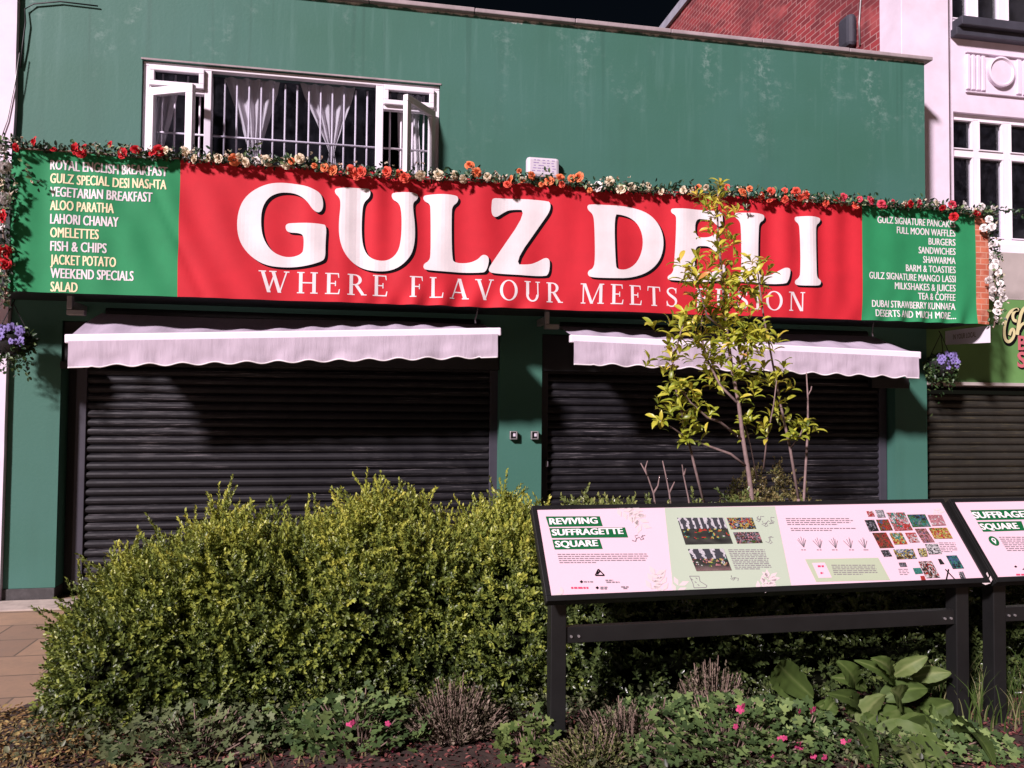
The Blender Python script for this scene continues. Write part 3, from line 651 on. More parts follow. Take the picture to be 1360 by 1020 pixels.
def G(c):
    if c == 'W': return [para(.1, 1, .36, 0, T_), para(.36, 0, .60, .86, t_ + .01), para(.50, 1, .76, 0, T_), para(.80, 0, 1.07, 1, t_), ser(.1, .23, 1), ser(.50, .63, 1), ser(1.06, 1.12, 1)], 1.25
    if c == 'H': return stem(.1) + stem(.62) + [rect(.2, .65, .47, .53)], .87
    if c in 'EF':
        g = stem(.1) + [rect(.2, .56, .945, .998), q_((.56, .995), (.515, .95), (.545, .78), (.575, .78)), rect(.2, .44, .48, .535), rect(.41, .45, .38, .63)]
        if c == 'E': g += [rect(.2, .58, .002, .055), q_((.58, 0), (.53, .05), (.575, .24), (.61, .24))]
        return g, (.66 if c == 'E' else .63)
    if c == 'L': return stem(.1) + [rect(.2, .58, .002, .055), q_((.58, 0), (.53, .05), (.575, .26), (.61, .26))], .66
    if c == 'R': return stem(.1) + [ring(.3, .735, .28, .262, .125, .055, -90, 90), rect(.2, .31, .943, .996), rect(.2, .31, .474, .53), para(.30, .48, .58, .0, .14), rect(.56, .78, 0, S_)], .78
    if c == 'A': return [para(.36, 1, .62, 0, T_ + .02), para(.09, 0, .38, 1, t_), rect(.2, .6, .3, .355), ser(.09, .145, 0), ser(.63, .77, 0)], .88
    if c == 'V': return [para(.09, 1, .40, 0, T_), para(.43, 0, .70, 1, t_), ser(.09, .22, 1), ser(.69, .75, 1)], .83
    if c == 'O': return [ring(.44, .5, .39, .515, .125, .05)], .88
    if c == 'U': return [rect(.12, .12 + T_, .34, 1), rect(.63, .63 + t_, .34, 1), ring(.403, .34, .283, .36, .11, .07, 180, 360), ser(.12, .255, 1), ser(.63, .685, 1)], .82
    if c == 'M': return [rect(.13, .13 + t_, 0, 1), rect(.86, .86 + T_, 0, 1), para(.14, 1, .47, 0, T_ - .01), para(.51, 0, .87, 1, t_), ser(.13, .185, 0), ser(.86, .995, 0), rect(.03, .2, 1 - S_, 1), rect(.9, 1.07, 1 - S_, 1)], 1.13
    if c == 'T': return [rect(.28, .28 + T_, 0, 1), ser(.28, .415, 0), rect(.04, .655, .945, .998), q_((.04, .998), (.085, .95), (.055, .76), (.025, .76)), q_((.655, .998), (.61, .95), (.64, .76), (.67, .76))], .71
    if c == 'S':
        p = smooth_path([(.50, .80), (.44, .93), (.30, .985), (.13, .92), (.09, .76), (.20, .62), (.36, .50), (.49, .38), (.50, .2), (.40, .05), (.26, .015), (.12, .07), (.06, .24)], 3); n = len(p)
        return [ribbon(p, [.055 + .075 * math.exp(-((i / n - .5) / .17) ** 2) for i in range(n)]), rect(.475, .51, .70, .97), rect(.05, .085, .03, .3)], .62
    if c == 'N': return [rect(.13, .13 + t_, 0, 1), rect(.68, .68 + t_, 0, 1), para(.13, 1, .60, 0, T_ + .01), ser(.13, .185, 0), ser(.68, .735, 1), rect(.03, .2, 1 - S_, 1)], .86
    if c == 'I': return stem(.1), .35
    return [], .3
cap = .172
for word, a, b in (('WHERE', 342, 516), ('FLAVOUR', 543, 748), ('MEETS', 770, 902), ('FUSION', 924, 1069)):
    yb = 394.6 + (a - 342) * .0315; xa, zb_w = atY(a, yb, BY0).xz; xb = atY(b, yb + 4, BY0).x; zb_w = 2.512
    pieces = []; cur = 0
    for i, ch in enumerate(word):
        g, adv = G(ch); pieces.append((cur, g)); cur += adv + .22
    cur -= .22; sx = (xb - xa) / cur
    for c0, g in pieces:
        sl = Print()
        for k, (v_, f_) in enumerate(g): sl.put(([(xa + (c0 + x) * sx, zb_w + y * cap) for x, y in v_], f_), .00012 * k)
        link('slogan_letter', sl.mesh('slogan_letter', ban_fn, .0016, STEP), M['letter'], ban)
MENU = [('ROYAL ENGLISH BREAKFAST', 223, 0), ('GULZ SPECIAL DESI NASHTA', 222, 1), ('VEGETARIAN BREAKFAST', 203, 0), ('ALOO PARATHA', 152, 1), ('LAHORI CHANAY', 158, 0), ('OMELETTES', 132, 1), ('FISH & CHIPS', 142, 0), ('JACKET POTATO', 154, 1), ('WEEKEND SPECIALS', 178, 0), ('SALAD', 103, 1)]
for i, (s, xr, cr) in enumerate(MENU):
    yc = 219 + i * 17.95; p = atY(67, yc, BY0); q = atY(xr, yc + (xr - 67) * .05, BY0)
    link('menu_line', bold(Print(), s, p.x, q.x, p.z - .037, .074).mesh('menu_line', ban_fn, .0022, STEP), M['cream' if cr else 'letter'], ban)
MENU2 = [('GULZ SIGNATURE PANCAKES', 1165), ('FULL MOON WAFFLES', 1190), ('BURGERS', 1233), ('SANDWICHES', 1220), ('SHAWARMA', 1226), ('BARM & TOASTIES', 1203), ('GULZ SIGNATURE MANGO LASSI', 1153), ('MILKSHAKES & JUICES', 1187), ('TEA & COFFEE', 1219), ('DUBAI STRAWBERRY KUNNAFA', 1157), ('DESERTS AND MUCH MORE...', 1161)]
for i, (s, xl) in enumerate(MENU2):
    yc = 298 + i * 12.15; q = atY(1268, yc, BY0); p = atY(xl, yc - (1268 - xl) * .045, BY0); link('menu_line', bold(Print(), s, p.x, q.x, q.z - .032, .063, .05).mesh('menu_line', ban_fn, .0022, STEP), M['letter'], ban)
# side cheek at the right end, below the banner
XC = 5.86
def chp(x, y): return atX(x, y, XC)
sc_ = MB(); a_, b_, c_, d_ = Vector((XC, -.03, 2.44)), Vector((XC, -.60, 2.44)), Vector((XC, -.60, 2.275)), Vector((XC, -.03, 2.30))
th = Vector((.012, 0, 0)); sc_.add([a_, b_, c_, d_, a_ + th, b_ + th, c_ + th, d_ + th], [(0, 1, 2, 3), (7, 6, 5, 4), (0, 4, 5, 1), (1, 5, 6, 2), (2, 6, 7, 3), (3, 7, 4, 0)])
so = thing('side_sign', (XC, -.3, 2.28), 'white end sign hanging under the right end of the banner above the flower basket', 'sign')
sc_.build('sign_board', M['upvc'], so); P_ = Print().put(text_box('IN YOUR LOCAL', .14, .44, 2.345, .05, .01))
link('lettering', P_.mesh('lettering', lambda u, w, l: Vector((XC - l, -u, w)), .003), plain('brown_ink', (.22, .15, .08), .6), so)

# ================================================================== GARLANDS
def petal_rose(seed, full=1.):
    """unit-size rose facing -y, made of nested curled petals"""
    rs = random.Random(seed); s = MB()
    for ring_, (n, rad, open_, hgt) in enumerate(((3, .16, .15, .62), (4, .30, .35, .60), (5, .46, .75, .52), (6, .60, 1.15, .40))):
        for k in range(n):
            a0 = 2 * math.pi * (k + .4 * ring_) / n + rs.uniform(-.2, .2); half = math.pi / n * 1.25; vs = []
            for v in range(4):
                for u in range(4):
                    th_ = a0 + half * (u / 1.5 - 1) * (1 - .1 * v); t = v / 3; rr_ = rad * (.35 + .65 * math.sin(t * 1.5)) + open_ * .22 * t * t + .03 * rs.uniform(-1, 1)
                    yy = -(hgt * t) + (.25 * open_ * t ** 3) + .05 * rs.uniform(-1, 1) - .1 * (u in (0, 3)) * -t
                    vs.append((rr_ * math.cos(th_), yy, rr_ * math.sin(th_)))
            s.add(vs, [(r_ * 4 + c, r_ * 4 + c + 1, r_ * 4 + 5 + c, r_ * 4 + 4 + c) for r_ in range(3) for c in range(3)])
    return s.mesh('rose', True)
ROSECOL = dict(red=(.50, .012, .02), cream=(.78, .66, .48), peach=(.80, .22, .09), coral=(.72, .10, .06), pink=(.62, .06, .10), white=(.82, .78, .76))
ROSE = {}
for cn, cc_ in ROSECOL.items():
    mt = m_cloth(cn + '_petal', cc_, False, .7, .15)
    for k in range(3):
        me = petal_rose(10 + k); me.materials.append(mt); ROSE[cn, k] = me
LEAFG = m_leaf('garland_leaf', [(0., (.006, .018, .008)), (.6, (.014, .05, .018)), (.85, (.07, .14, .05)), (1., (.25, .33, .14))], .5, .15)
BLOSSOM = m_leaf('small_blossom', [(0., (.50, .46, .32)), (.7, (.70, .62, .50)), (1., (.62, .30, .22))], .7, .2, .2)
def rose_child(par, x, y, cn, size, Y=-.635):
    p = atY(x, y, Y + random.uniform(-.02, .01)); o = bpy.data.objects.new('rose', ROSE[cn, random.randrange(3)]); COL.objects.link(o); o.parent = par
    o.location = p - par.location; o.scale = (size, size, size); o.rotation_euler = (random.uniform(-.1, .75), random.uniform(0, 6), random.uniform(-.8, .5)); o['label'] = cn + ' artificial rose'
    return o
def garland(label, base_pt, path, roses, nleaf, sizes, spread=.055, Y=-.645, trail=()):
    g = thing('flower_garland', base_pt, label, 'flower garland', 'artificial flower garlands round the banner')
    pts = [atY(x, y, Y) for x, y in path]; seg = [0]
    for a, b in zip(pts, pts[1:]): seg.append(seg[-1] + (b - a).length)
    MB().tube([p + Vector((0, .015, random.uniform(-.01, .01))) for p in pts], .008, 6).build('stem', M['twig'], g, smooth=True)
    P = []; 
    for _ in range(nleaf):
        s = random.uniform(0, seg[-1]); k = min(len(pts) - 2, max(0, int(np.searchsorted(seg, s)) - 1)); t = (s - seg[k]) / max(1e-6, seg[k + 1] - seg[k]); q = pts[k].lerp(pts[k + 1], t)
        P.append(q + Vector((random.gauss(0, spread * .6), random.uniform(-.06, .05), abs(random.gauss(0, spread * (.8 + .6 * noise.noise(Vector((s * 4, 0, 0)))))) - spread * .22)))
    for (x, y, dx, dy) in trail:
        for k in range(16): P.append(atY(x + dx * k / 16 + random.uniform(-2, 2), y + dy * k / 16 + random.uniform(-2, 2), Y + random.uniform(-.05, .02)))
    n = len(P); D = ball(n); D[:, 1] = D[:, 1] * .6 - .2; N_ = ball(n); N_[:, 1] -= 1.2; L = RNG.uniform(.03, .05, n); rn = RNG.uniform(0, 1, n) ** 1.3
    leaf_obj('foliage', SMALL, np.array([tuple(p) for p in P]), D, N_, L, L * .55, rn, LEAFG, g)
    nb_ = n // 9; k_ = RNG.integers(0, n, nb_); PB = np.array([tuple(p) for p in P])[k_] + np.array([0, -.03, .004]) + RNG.normal(0, .012, (nb_, 3)); DB = ball(nb_); LB = RNG.uniform(.014, .026, nb_)
    PB = np.repeat(PB, 3, 0); DB = ball(len(PB)); DB[:, 1] -= .4; leaf_obj('small_blossom', SMALL, PB, DB, ball(len(PB)), np.repeat(LB, 3), np.repeat(LB, 3) * .9, RNG.uniform(0, 1, len(PB)), BLOSSOM, g)
    for (x, y, cn) in roses: rose_child(g, x + random.uniform(-2, 2), y + random.uniform(-3, 2), cn, random.uniform(*sizes), Y - .035)
    return g
T = []
for c, l in (('red', [(20, 198), (45, 191), (71, 200), (99, 197), (107, 205), (115, 196), (147, 193), (163, 205), (179, 200), (202, 203), (210, 201)]),
             ('cream', [(220, 202), (245, 204), (260, 209), (277, 208), (292, 211), (320, 209), (325, 217), (356, 215), (383, 212), (379, 219), (399, 211), (557, 234), (584, 232), (603, 231), (616, 238), (649, 235), (659, 237), (809, 241), (824, 250), (839, 250), (860, 248), (878, 254), (908, 254), (917, 253), (939, 248), (1243, 268)]),
             ('peach', [(310, 214), (388, 216), (443, 225), (416, 222), (429, 222), (625, 222), (633, 231), (680, 237), (691, 228), (692, 242), (704, 236), (730, 241), (742, 235), (759, 240), (770, 234), (783, 251), (718, 244), (928, 251), (986, 256), (994, 250)]),
             ('coral', [(468, 226), (478, 228), (472, 234), (515, 229), (531, 231), (536, 238), (965, 247), (1011, 260), (1021, 266), (1024, 256), (1043, 254), (1043, 265), (1058, 254), (1071, 260), (1064, 264), (1098, 269), (1111, 266), (1136, 272), (672, 243), (748, 244)]),
             ('pink', [(1121, 263), (1142, 266), (1155, 268), (1171, 270), (1174, 276), (1186, 268), (1221, 271), (1266, 271)]), ('red', [(1201, 273), (1208, 272), (1253, 276), (1266, 286), (1294, 280), (1300, 284)]), ('white', [(1278, 273), (1283, 274), (1303, 276), (1318, 276), (340, 213), (795, 248)])):
    T += [(x, y, c) for x, y in l]
T = T[:99]
PATH = [(-12, 192), (40, 196), (100, 201), (180, 206), (230, 209), (300, 214), (360, 218), (405, 220), (450, 228), (520, 234), (600, 237), (660, 239), (740, 243), (800, 250), (880, 255), (940, 256), (1000, 261), (1060, 264), (1120, 269), (1180, 273), (1240, 277), (1300, 284), (1322, 284)]
garland('long flower garland of red, cream and orange roses along the top of the banner', (1.6, -.62, 3.45), PATH, T, 2900, (.028, .058), spread=.042, trail=[(30, 215, 22, 35), (12, 225, 10, 40), (1310, 278, 44, 2), (1330, 276, 30, 10), (985, 262, 10, 20), (330, 205, 15, -15)])
garland('short garland of white and red roses hanging down the left end of the banner', (-2.7, -.62, 2.5), [(6, 195), (3, 230), (5, 270), (3, 310), (8, 345), (6, 390), (4, 410)], [(2, 200, 'white'), (5, 222, 'white'), (2, 240, 'cream'), (3, 290, 'red'), (2, 300, 'white'), (4, 335, 'red'), (3, 345, 'red'), (9, 350, 'red'), (5, 264, 'white')], 380, (.045, .07), .05)
garland('short garland of white roses hanging down the right end of the banner', (5.95, -.62, 2.4), [(1314, 284), (1314, 310), (1320, 335), (1322, 360), (1324, 385), (1326, 405), (1322, 432)], [(x, y, 'white') for x, y in ((1315, 290), (1308, 305), (1317, 302), (1318, 326), (1317, 337), (1322, 348), (1319, 357), (1327, 361), (1315, 373), (1328, 379), (1328, 387), (1331, 395), (1327, 405), (1325, 413), (1318, 388), (1322, 426), (1316, 400))], 260, (.034, .052), .04)

# ================================================================== AWNINGS
def awning(label, xa, xb, za, zb, Yf, sag_seed, brk):
    a = thing('awning', ((xa + xb) / 2, -.1, min(za, zb) - .25), label, 'awning', 'white scalloped awnings over the shutters')
    bar = lambda u: Vector((xa + (xb - xa) * u, Yf, za + (zb - za) * u)); Zw = 2.38
    n, m = 90, 14; s = MB()
    for j in range(m + 1):
        t = j / m
        for i in range(n + 1):
            u = i / n; p = bar(u) + Vector((0, .012, .028)); x = p.x
            zt = p.z + (Zw - p.z) * t ** 1.15; y = p.y + (.03 - p.y) * t
            fold = .012 * math.sin(x * 23 + sag_seed + 2 * math.sin(x * 2.2)) * math.sin(math.pi * min(1, t * 1.6)) + .03 * math.sin(x * 2.4 + sag_seed) * math.sin(math.pi * t)
            s.v.append((x * (1) - .012 * (1 - 2 * u) * -1 * t, y, zt + fold * .9))
    s.f = [(j * (n + 1) + i, j * (n + 1) + i + 1, (j + 1) * (n + 1) + i + 1, (j + 1) * (n + 1) + i) for j in range(m) for i in range(n)]; s.m = [0] * len(s.f)
    s.build('awning_cloth', M['awning'], a, smooth=True)
    d = (bar(1) - bar(0)).normalized(); up = Vector((0, 0, 1)) - d * d.z; L = (bar(1) - bar(0)).length
    MB().obox(bar(.5), d * (L / 2 + .03), Vector((0, .028, 0)), up * .034).build('front_bar', M['bar'], a, bev=.01)
    v = MB(); n = 240; K = 8; drop = .19
    for k in range(K + 1):
        t = k / K
        for i in range(n + 1):
            u = i / n; sc = .011 * (math.sin(u * L * 2 * math.pi / .235 - 1.3)) if .05 < u < .955 else -.004
            if u < .05: sc = -.008
            z = -.02 - t * (drop + (-sc)) ; x = u * L
            w = .010 * math.sin(x * 17 + sag_seed + 2.5 * math.sin(x * 1.7)) * t * (.4 + .6 * math.sin(x * 2.7) ** 2) + .016 * noise.noise(Vector((x * 8, t * 2.2, sag_seed))) * t
            v.v.append(tuple(bar(u) + Vector((0, -.032 + w, z))))
    v.f = [(k * (n + 1) + i, k * (n + 1) + i + 1, (k + 1) * (n + 1) + i + 1, (k + 1) * (n + 1) + i) for k in range(K) for i in range(n)]; v.m = [0] * len(v.f)
    o = v.build('valance', M['valance'], a, smooth=True)
    # bound white hem along the scallops
    hem = [Vector(v.v[K * (n + 1) + i]) + Vector((0, -.002, 0)) for i in range(n + 1)]; MB().tube(hem, .006, 5).build('hem', M['letter'], o, smooth=True)
    MB().tube([(xa + .05, .02, Zw), (xb - .05, .02, Zw)], .045, 10).build('roller', M['black'], a, smooth=True)
    for u in (.12, .88):
        p = bar(u) + Vector((0, .03, 0)); q = Vector((p.x + (.32 if u < .5 else -.32), (Yf + .0) / 2, (p.z + 2.3) / 2)); MB().tube([p, q, Vector((p.x, .0, 2.3))], .018, 8).build('folding_arm', M['black'], a)
    for (x, y) in brk:
        p = atY(x, y, -.35); b = MB().box(p.x - .02, p.x + .02, p.y, p.y + .05, p.z - .04, p.z + .09).box(p.x - .02, p.x + .11, p.y - .002, p.y + .06, p.z - .085, p.z - .041).box(p.x - .02, p.x + .02, p.y + .051, -.004, p.z - .03, p.z + .03)
        b.build('wall_bracket', M['metal'], a, bev=.006)
    return a
aL, aR = atY(89, 450, -.65), atY(665, 441, -.65); awning('left of the two white scalloped awnings, over the wide shutter nearest the corner', aL.x + .02, aR.x - .03, aL.z, aR.z, -.65, 1.0, [(92, 404)])
aL, aR = atY(758, 450, -.65), atY(1221, 472, -.65); awning('right of the two white scalloped awnings, behind the leafy sapling', aL.x + .02, aR.x - .03, aL.z, aR.z, -.65, 3.2, [(727, 424)])

# ================================================================== SMALL FIXTURES
for x, lab in ((681, 'left square metal wall light on the green pier between the shutters'), (709, 'right square metal wall light on the green pier, nearer the right shutter')):
    p = atY(x, 578, 0); w = thing('wall_light', p, lab, 'wall light', 'small wall lights on the middle pier'); k = .034
    MB().box(p.x - k, p.x + k, p.y - .055, p.y - .002, p.z + .028, p.z + k + .004).box(p.x - k, p.x + k, p.y - .055, p.y - .002, p.z - k - .004, p.z - .028).box(p.x - k, p.x - .024, p.y - .054, p.y - .003, p.z - .0275, p.z + .0275).box(p.x + .024, p.x + k, p.y - .054, p.y - .003, p.z - .0275, p.z + .0275).build('housing', M['metal'], w, bev=.004)
    MB().box(p.x - .0235, p.x + .0235, p.y - .035, p.y - .004, p.z - .0275, p.z + .0275).build('lens', M['black'], w); MB().box(p.x - .004, p.x + .018, p.y - .04, p.y - .0355, p.z - .01, p.z + .02).build('lamp', M['alarm'], w)
p = atY(719, 222, 0); al = thing('alarm_box', p + Vector((0, 0, -.1)), 'white alarm box with faded lilac print on the green wall above the banner', 'alarm box')
MB().box(p.x - .155, p.x + .155, -.085, -.002, p.z - .12, p.z + .07).build('cover', M['alarm'], al, bev=.03); P_ = Print()
for k in range(5):
    for j in range(5): 
        u = p.x - .10 + j * .045 + random.uniform(-.01, .01); P_.put(rect(u, u + random.uniform(.015, .035), p.z + .035 - k * .025, p.z + .041 - k * .025))
link('printed_label', P_.mesh('printed_label', lambda u, w, l: Vector((u, -.085 - l, w)), .002), M['lilacink'], al)
for (x, y, lab) in ((632, 422, 'short loose wire end hanging under the middle of the banner'), (1158, 440, 'short loose wire end hanging under the right half of the banner')):
    p = atY(x, y, -.4); setp(MB().tube([p + Vector((.02, 0, .12)), p + Vector((.01, 0, .04)), p + Vector((-.01, -.02, -.02)), p + Vector((-.005, -.02, -.05))], .006, 6).build('wire', M['metal'], None, p, smooth=True), lab, 'wire')
p = atY(726, 616, .10); setp(MB().obox(p, Vector((.012, 0, 0)), Vector((0, .02, 0)), Vector((0, 0, .03))).build('lock_plate', M['alarm'], None, p, bev=.01), 'small white lock cover on the guide rail at the left of the right shutter', 'lock')

# ================================================================== HANGING BASKETS
VIOLET = m_cloth('violet_petal', (.26, .21, .50), False, .6, .2); VDARK = plain('pansy_eye', (.03, .01, .08), .7)
BASKLEAF = m_leaf('basket_leaf', [(0., (.012, .03, .010)), (.6, (.03, .07, .02)), (1., (.12, .18, .06))], .45, .2)
def flower_mesh():
    s = MB()
    for k in range(5):
        a = k * 2 * math.pi / 5 + .3; c, n_ = math.cos(a), math.sin(a); t = (-n_, c)
        pt = lambda r_, o_, y: (c * r_ + t[0] * o_, y, n_ * r_ + t[1] * o_)
        s.add([pt(.05, 0, 0), pt(.5, -.42, -.12), pt(.95, -.3, -.02), pt(1.05, 0, .03), pt(.95, .3, -.02), pt(.5, .42, -.12)], [(0, 1, 2, 3, 4, 5)])
    s.add([(.28 * math.cos(i * 1.047), -.09, .28 * math.sin(i * 1.047)) for i in range(6)], [(0, 1, 2, 3, 4, 5)], 1); return s.mesh('flower')
FLM = flower_mesh(); FLM.materials.append(VIOLET); FLM.materials.append(VDARK)
def basket(px, py, Y, w, label, nfl, top):
    c = atY(px, py, Y); b = thing('hanging_basket', c + Vector((0, 0, -.2)), label, 'hanging basket', 'violet flower baskets at the shop ends')
    s = MB(); N = 20; rs = [(.02, -.16), (.09, -.14), (.13, -.08), (.14, -.02), (.135, .0)]
    for r_, z in rs:
        for i in range(N): s.v.append((c.x + r_ * math.cos(i * 6.2832 / N), c.y + r_ * math.sin(i * 6.2832 / N), c.z + z))
    s.f = [(k * N + i, k * N + (i + 1) % N, k * N + N + (i + 1) % N, k * N + N + i) for k in range(4) for i in range(N)]; s.m = [0] * len(s.f); s.build('bowl', M['black'], b, smooth=True)
    ch = MB()
    for k in range(3):
        a = 2.1 * k; ch.tube([(c.x + .13 * math.cos(a), c.y + .13 * math.sin(a), c.z), (c.x, c.y, c.z + top)], .004, 5)
    ch.tube([(c.x, c.y, c.z + top), (c.x, c.y + .03, c.z + top + .03)], .005, 5); ch.build('chain', M['black'], b)
    n = 1000; P = ball(n) * RNG.uniform(.4, 1, (n, 1)) ** .5 * np.array([w, w * .8, w * .75]); P[:, 2] -= .04; P[: n // 4, 2] -= np.abs(RNG.normal(0, .10, n // 4)); P += np.array(c)
    D = ball(n); D[:, 2] -= .3; L = RNG.uniform(.03, .05, n); leaf_obj('foliage', SMALL, P, D, ball(n) + np.array([0, -.8, .6]), L, L * .6, RNG.uniform(0, 1, n), BASKLEAF, b)
    for k in range(nfl):
        d = Vector((random.uniform(-1, 1), -1, random.uniform(-.45, 1))).normalized(); o = bpy.data.objects.new('flower', FLM); COL.objects.link(o); o.parent = b
        o.location = c + Vector((d.x * w * 1.0, d.y * w * .85, d.z * w * .8 - .02)) - b.location; sz = random.uniform(.024, .034); o.scale = (sz,) * 3; o.rotation_euler = (random.uniform(-.3, .5), random.uniform(0, 6), random.uniform(-.7, .7))
    return b
basket(16, 446, -.28, .17, 'violet flower basket hanging at the left end below the banner', 18, .26); basket(1250, 480, -.18, .165, 'violet flower basket hanging at the right end beside the shop sign', 24, .28)

# ================================================================== INFORMATION BOARDS
PHI, TILT = .01412, .881
BU = Vector((math.cos(PHI), math.sin(PHI), 0)); BNf = Vector((math.sin(PHI), -math.cos(PHI), 0)); BV = BNf * math.cos(TILT) + Vector((0, 0, -math.sin(TILT))); BN = BU.cross(BV * -1).normalized()
if BN.z < 0: BN = -BN
BTL = Vector((.776, -3.408, 1.142)); BW, BH = 2.235, .481
def bplane(x, y, org=BTL):
    d = ray(x, y); t = (org - CAM).dot(BN) / d.dot(BN); p = CAM + d * t - BTL; return p.dot(BU), p.dot(BV)
def board_fn(u, w, l): return BTL + BU * u + BV * w + BN * l
def photo(par, corners, seed, pal, nx=12, ny=8, name='photograph', scene_=False):
    rs = random.Random(seed); (a, b, c, d) = [Vector(bplane(*q)) for q in corners]; s = MB(); cols = []
    for j in range(ny + 1):
        for i in range(nx + 1):
            u, v = i / nx, j / ny; p = (a * (1 - u) + b * u) * (1 - v) + (d * (1 - u) + c * u) * v; s.v.append(tuple(board_fn(p.x, p.y, .0042)))
    for j in range(ny):
        for i in range(nx):
            q = j * (nx + 1) + i; s.f.append((q, q + 1, q + nx + 2, q + nx + 1)); s.m.append(0); x, y = i / nx, j / ny
            k = .5 + .75 * noise.noise(Vector((x * 5.5, y * 4.5, seed * 3.7))) + .35 * noise.noise(Vector((x * 15, y * 13, seed))) + .3 * (y - .5) + rs.uniform(-.10, .10)
            k = min(.999, max(0, k)) * (len(pal) - 1); a_, b_ = Vector(pal[int(k)]), Vector(pal[min(len(pal) - 1, int(k) + 1)]); f_ = min(1, max(0, (k % 1 - .5) * 4 + .5)); c_ = (a_ * (1 - f_) + b_ * f_) * rs.uniform(.45, .85)
            if scene_:
                n2 = noise.noise(Vector((x * 9, y * 7, seed * 2.1))); n3 = noise.noise(Vector((x * 6, y * 5, seed * 5.3)))
                if y < .42: c_ = Vector((.55, .53, .55)) if math.sin(x * (46 if seed == 2 else 22) + 2 * n2) > .25 + y else Vector((.05, .05, .06))
                elif y < .78 and abs(n2) > .28: c_ = Vector(pal[int((n3 + 1) * 7) % len(pal)]) * .8
                else: c_ = Vector((.035, .035, .03)) * (1 + n3) + (Vector((.30, .16, .16)) * max(0, y - .7) * 2 if seed == 5 else Vector((0, 0, 0)))
            cols.append(c_)
    me = s.mesh(name); at = me.attributes.new('col', 'FLOAT_COLOR', 'CORNER'); dat = []
    for p_ in me.polygons: dat += list(c4(cols[p_.index])) * len(p_.vertices)
    at.data.foreach_set('color', dat); return link(name, me, M['photo'], par)
def quadpx(P_, cs): 
    P_.put(([tuple(bplane(*c)) for c in cs], [(0, 1, 2, 3)]))
def text_lines(P_, x0, y0, x1, rows, dy, skew, hgt=1.1, slope=0., seed=1):
    rs = random.Random(seed)
    for k in range(rows):
        x = x0 + k * dy * skew; xe = x1 + k * dy * skew - (rs.uniform(.1, .6) * (x1 - x0) if k == rows - 1 else rs.uniform(0, .06) * (x1 - x0)); y = y0 + k * dy
        while x < xe:
            w = min(rs.uniform(2.2, 7.5), xe - x); yy = y + slope * (x - x0); quadpx(P_, [(x, yy - hgt / 2), (x + w, yy - hgt / 2), (x + w + .3, yy + hgt / 2), (x + .3, yy + hgt / 2)]); x += w + 1.1
def leaf_drawing(P_, x, y, ang, n, size):
    for k in range(n):
        for sgn in (-1, 1):
            bx_, by_ = x + math.cos(ang) * k * size * .55, y + math.sin(ang) * k * size * .55; a = ang + sgn * .75
            tx, ty = bx_ + math.cos(a) * size, by_ + math.sin(a) * size * .8; nx_, ny_ = -math.sin(a) * size * .2, math.cos(a) * size * .2
            mx, my = (bx_ + tx) / 2, (by_ + ty) / 2; quadpx(P_, [(bx_, by_), (mx + nx_, my + ny_), (tx, ty), (mx - nx_, my - ny_)])
def board(label, off, posts):
    o0 = BTL + BU * off; root = thing('info_board', Vector((o0.x + BW / 2, o0.y - .15, 0)), label, 'information board', 'tilted information boards in the planting bed')
    fn = lambda u, w, l: board_fn(u + off, w, l)
    bm = MB(); c = fn(BW / 2, BH / 2, -.022); bm.obox(c, BU * (BW / 2), BV * (BH / 2), BN * .018)
    bm.build('panel', M['boardblack'], root, bev=.003); fr = MB(); e = .022
    for (u0, u1, w0, w1) in ((0, BW, 0, e * .9), (0, BW, BH - e * 1.2, BH), (0, e, e * .9, BH - e * 1.2), (BW - e, BW, e * .9, BH - e * 1.2)):
        fr.obox(fn((u0 + u1) / 2, (w0 + w1) / 2, .002), BU * ((u1 - u0) / 2), BV * ((w1 - w0) / 2), BN * .0055)
    fr.build('frame', M['boardblack'], root, bev=.002)
    for (a) in posts:
        q = BTL + BU * a; k = .036; MB().box(q.x - k, q.x + k, -3.595, -3.520, -.05, .865).build('post', M['boardblack'], root, bev=.004)
        MB().obox(fn(a - off, BH * .5, -.06), BU * .025, BV * .17, BN * .018).build('bracket', M['boardblack'], root)
    a, b = [BTL.x + BU.x * t for t in posts]; zr = .585
    rl = MB().box(a + .037, b - .037, -3.585, -3.545, zr - .036, zr + .036).build('rail', M['boardblack'], root, bev=.003)
    for x in (a + .06, a + .095, b - .095, b - .06): MB().tube([(x, -3.585, zr - .005), (x, -3.592, zr - .005)], .006, 8).build('screw', M['metal'], rl)
    pr = Print().put(rect(e + .001, BW - e - .001, e * .9 + .001, BH - e * 1.2 - .001)); pr = link('printed_face', pr.mesh('printed_face', fn, .0005), M['pinkboard'], root)
    return root, pr, fn
p0 = .058; pitch_b = BW + .035
pR = (atY(1271, 860, -3.555).x - BTL.x) / BU.x; pL = (atY(739, 860, -3.555).x - BTL.x) / BU.x; pN = (atY(1320, 860, -3.555).x - BTL.x) / BU.x
b1, face, fn1 = board('long tilted pink and sage information board with green heading REVIVING SUFFRAGETTE SQUARE', 0, (pL, pR))
b2, face2, fn2 = board('second tilted pink board cut off by the right edge with round green pin symbol', pitch_b, (pN, pN + pR - pL))
def lay(par, P_, mat, lift, name): return link(name, P_.mesh(name, board_fn, lift), mat, par)
P_ = Print(); quadpx(P_, [(882.5, 674.8), (1029, 672.6), (1052, 784.0), (894.5, 788.2)]); lay(face, P_, M['sage'], .0014, 'sage_panel')
def a3(x, y): return 700 + x / 4, 650 + y / 4
def a4(x, y): return 1020 + x / 4, 650 + y / 4
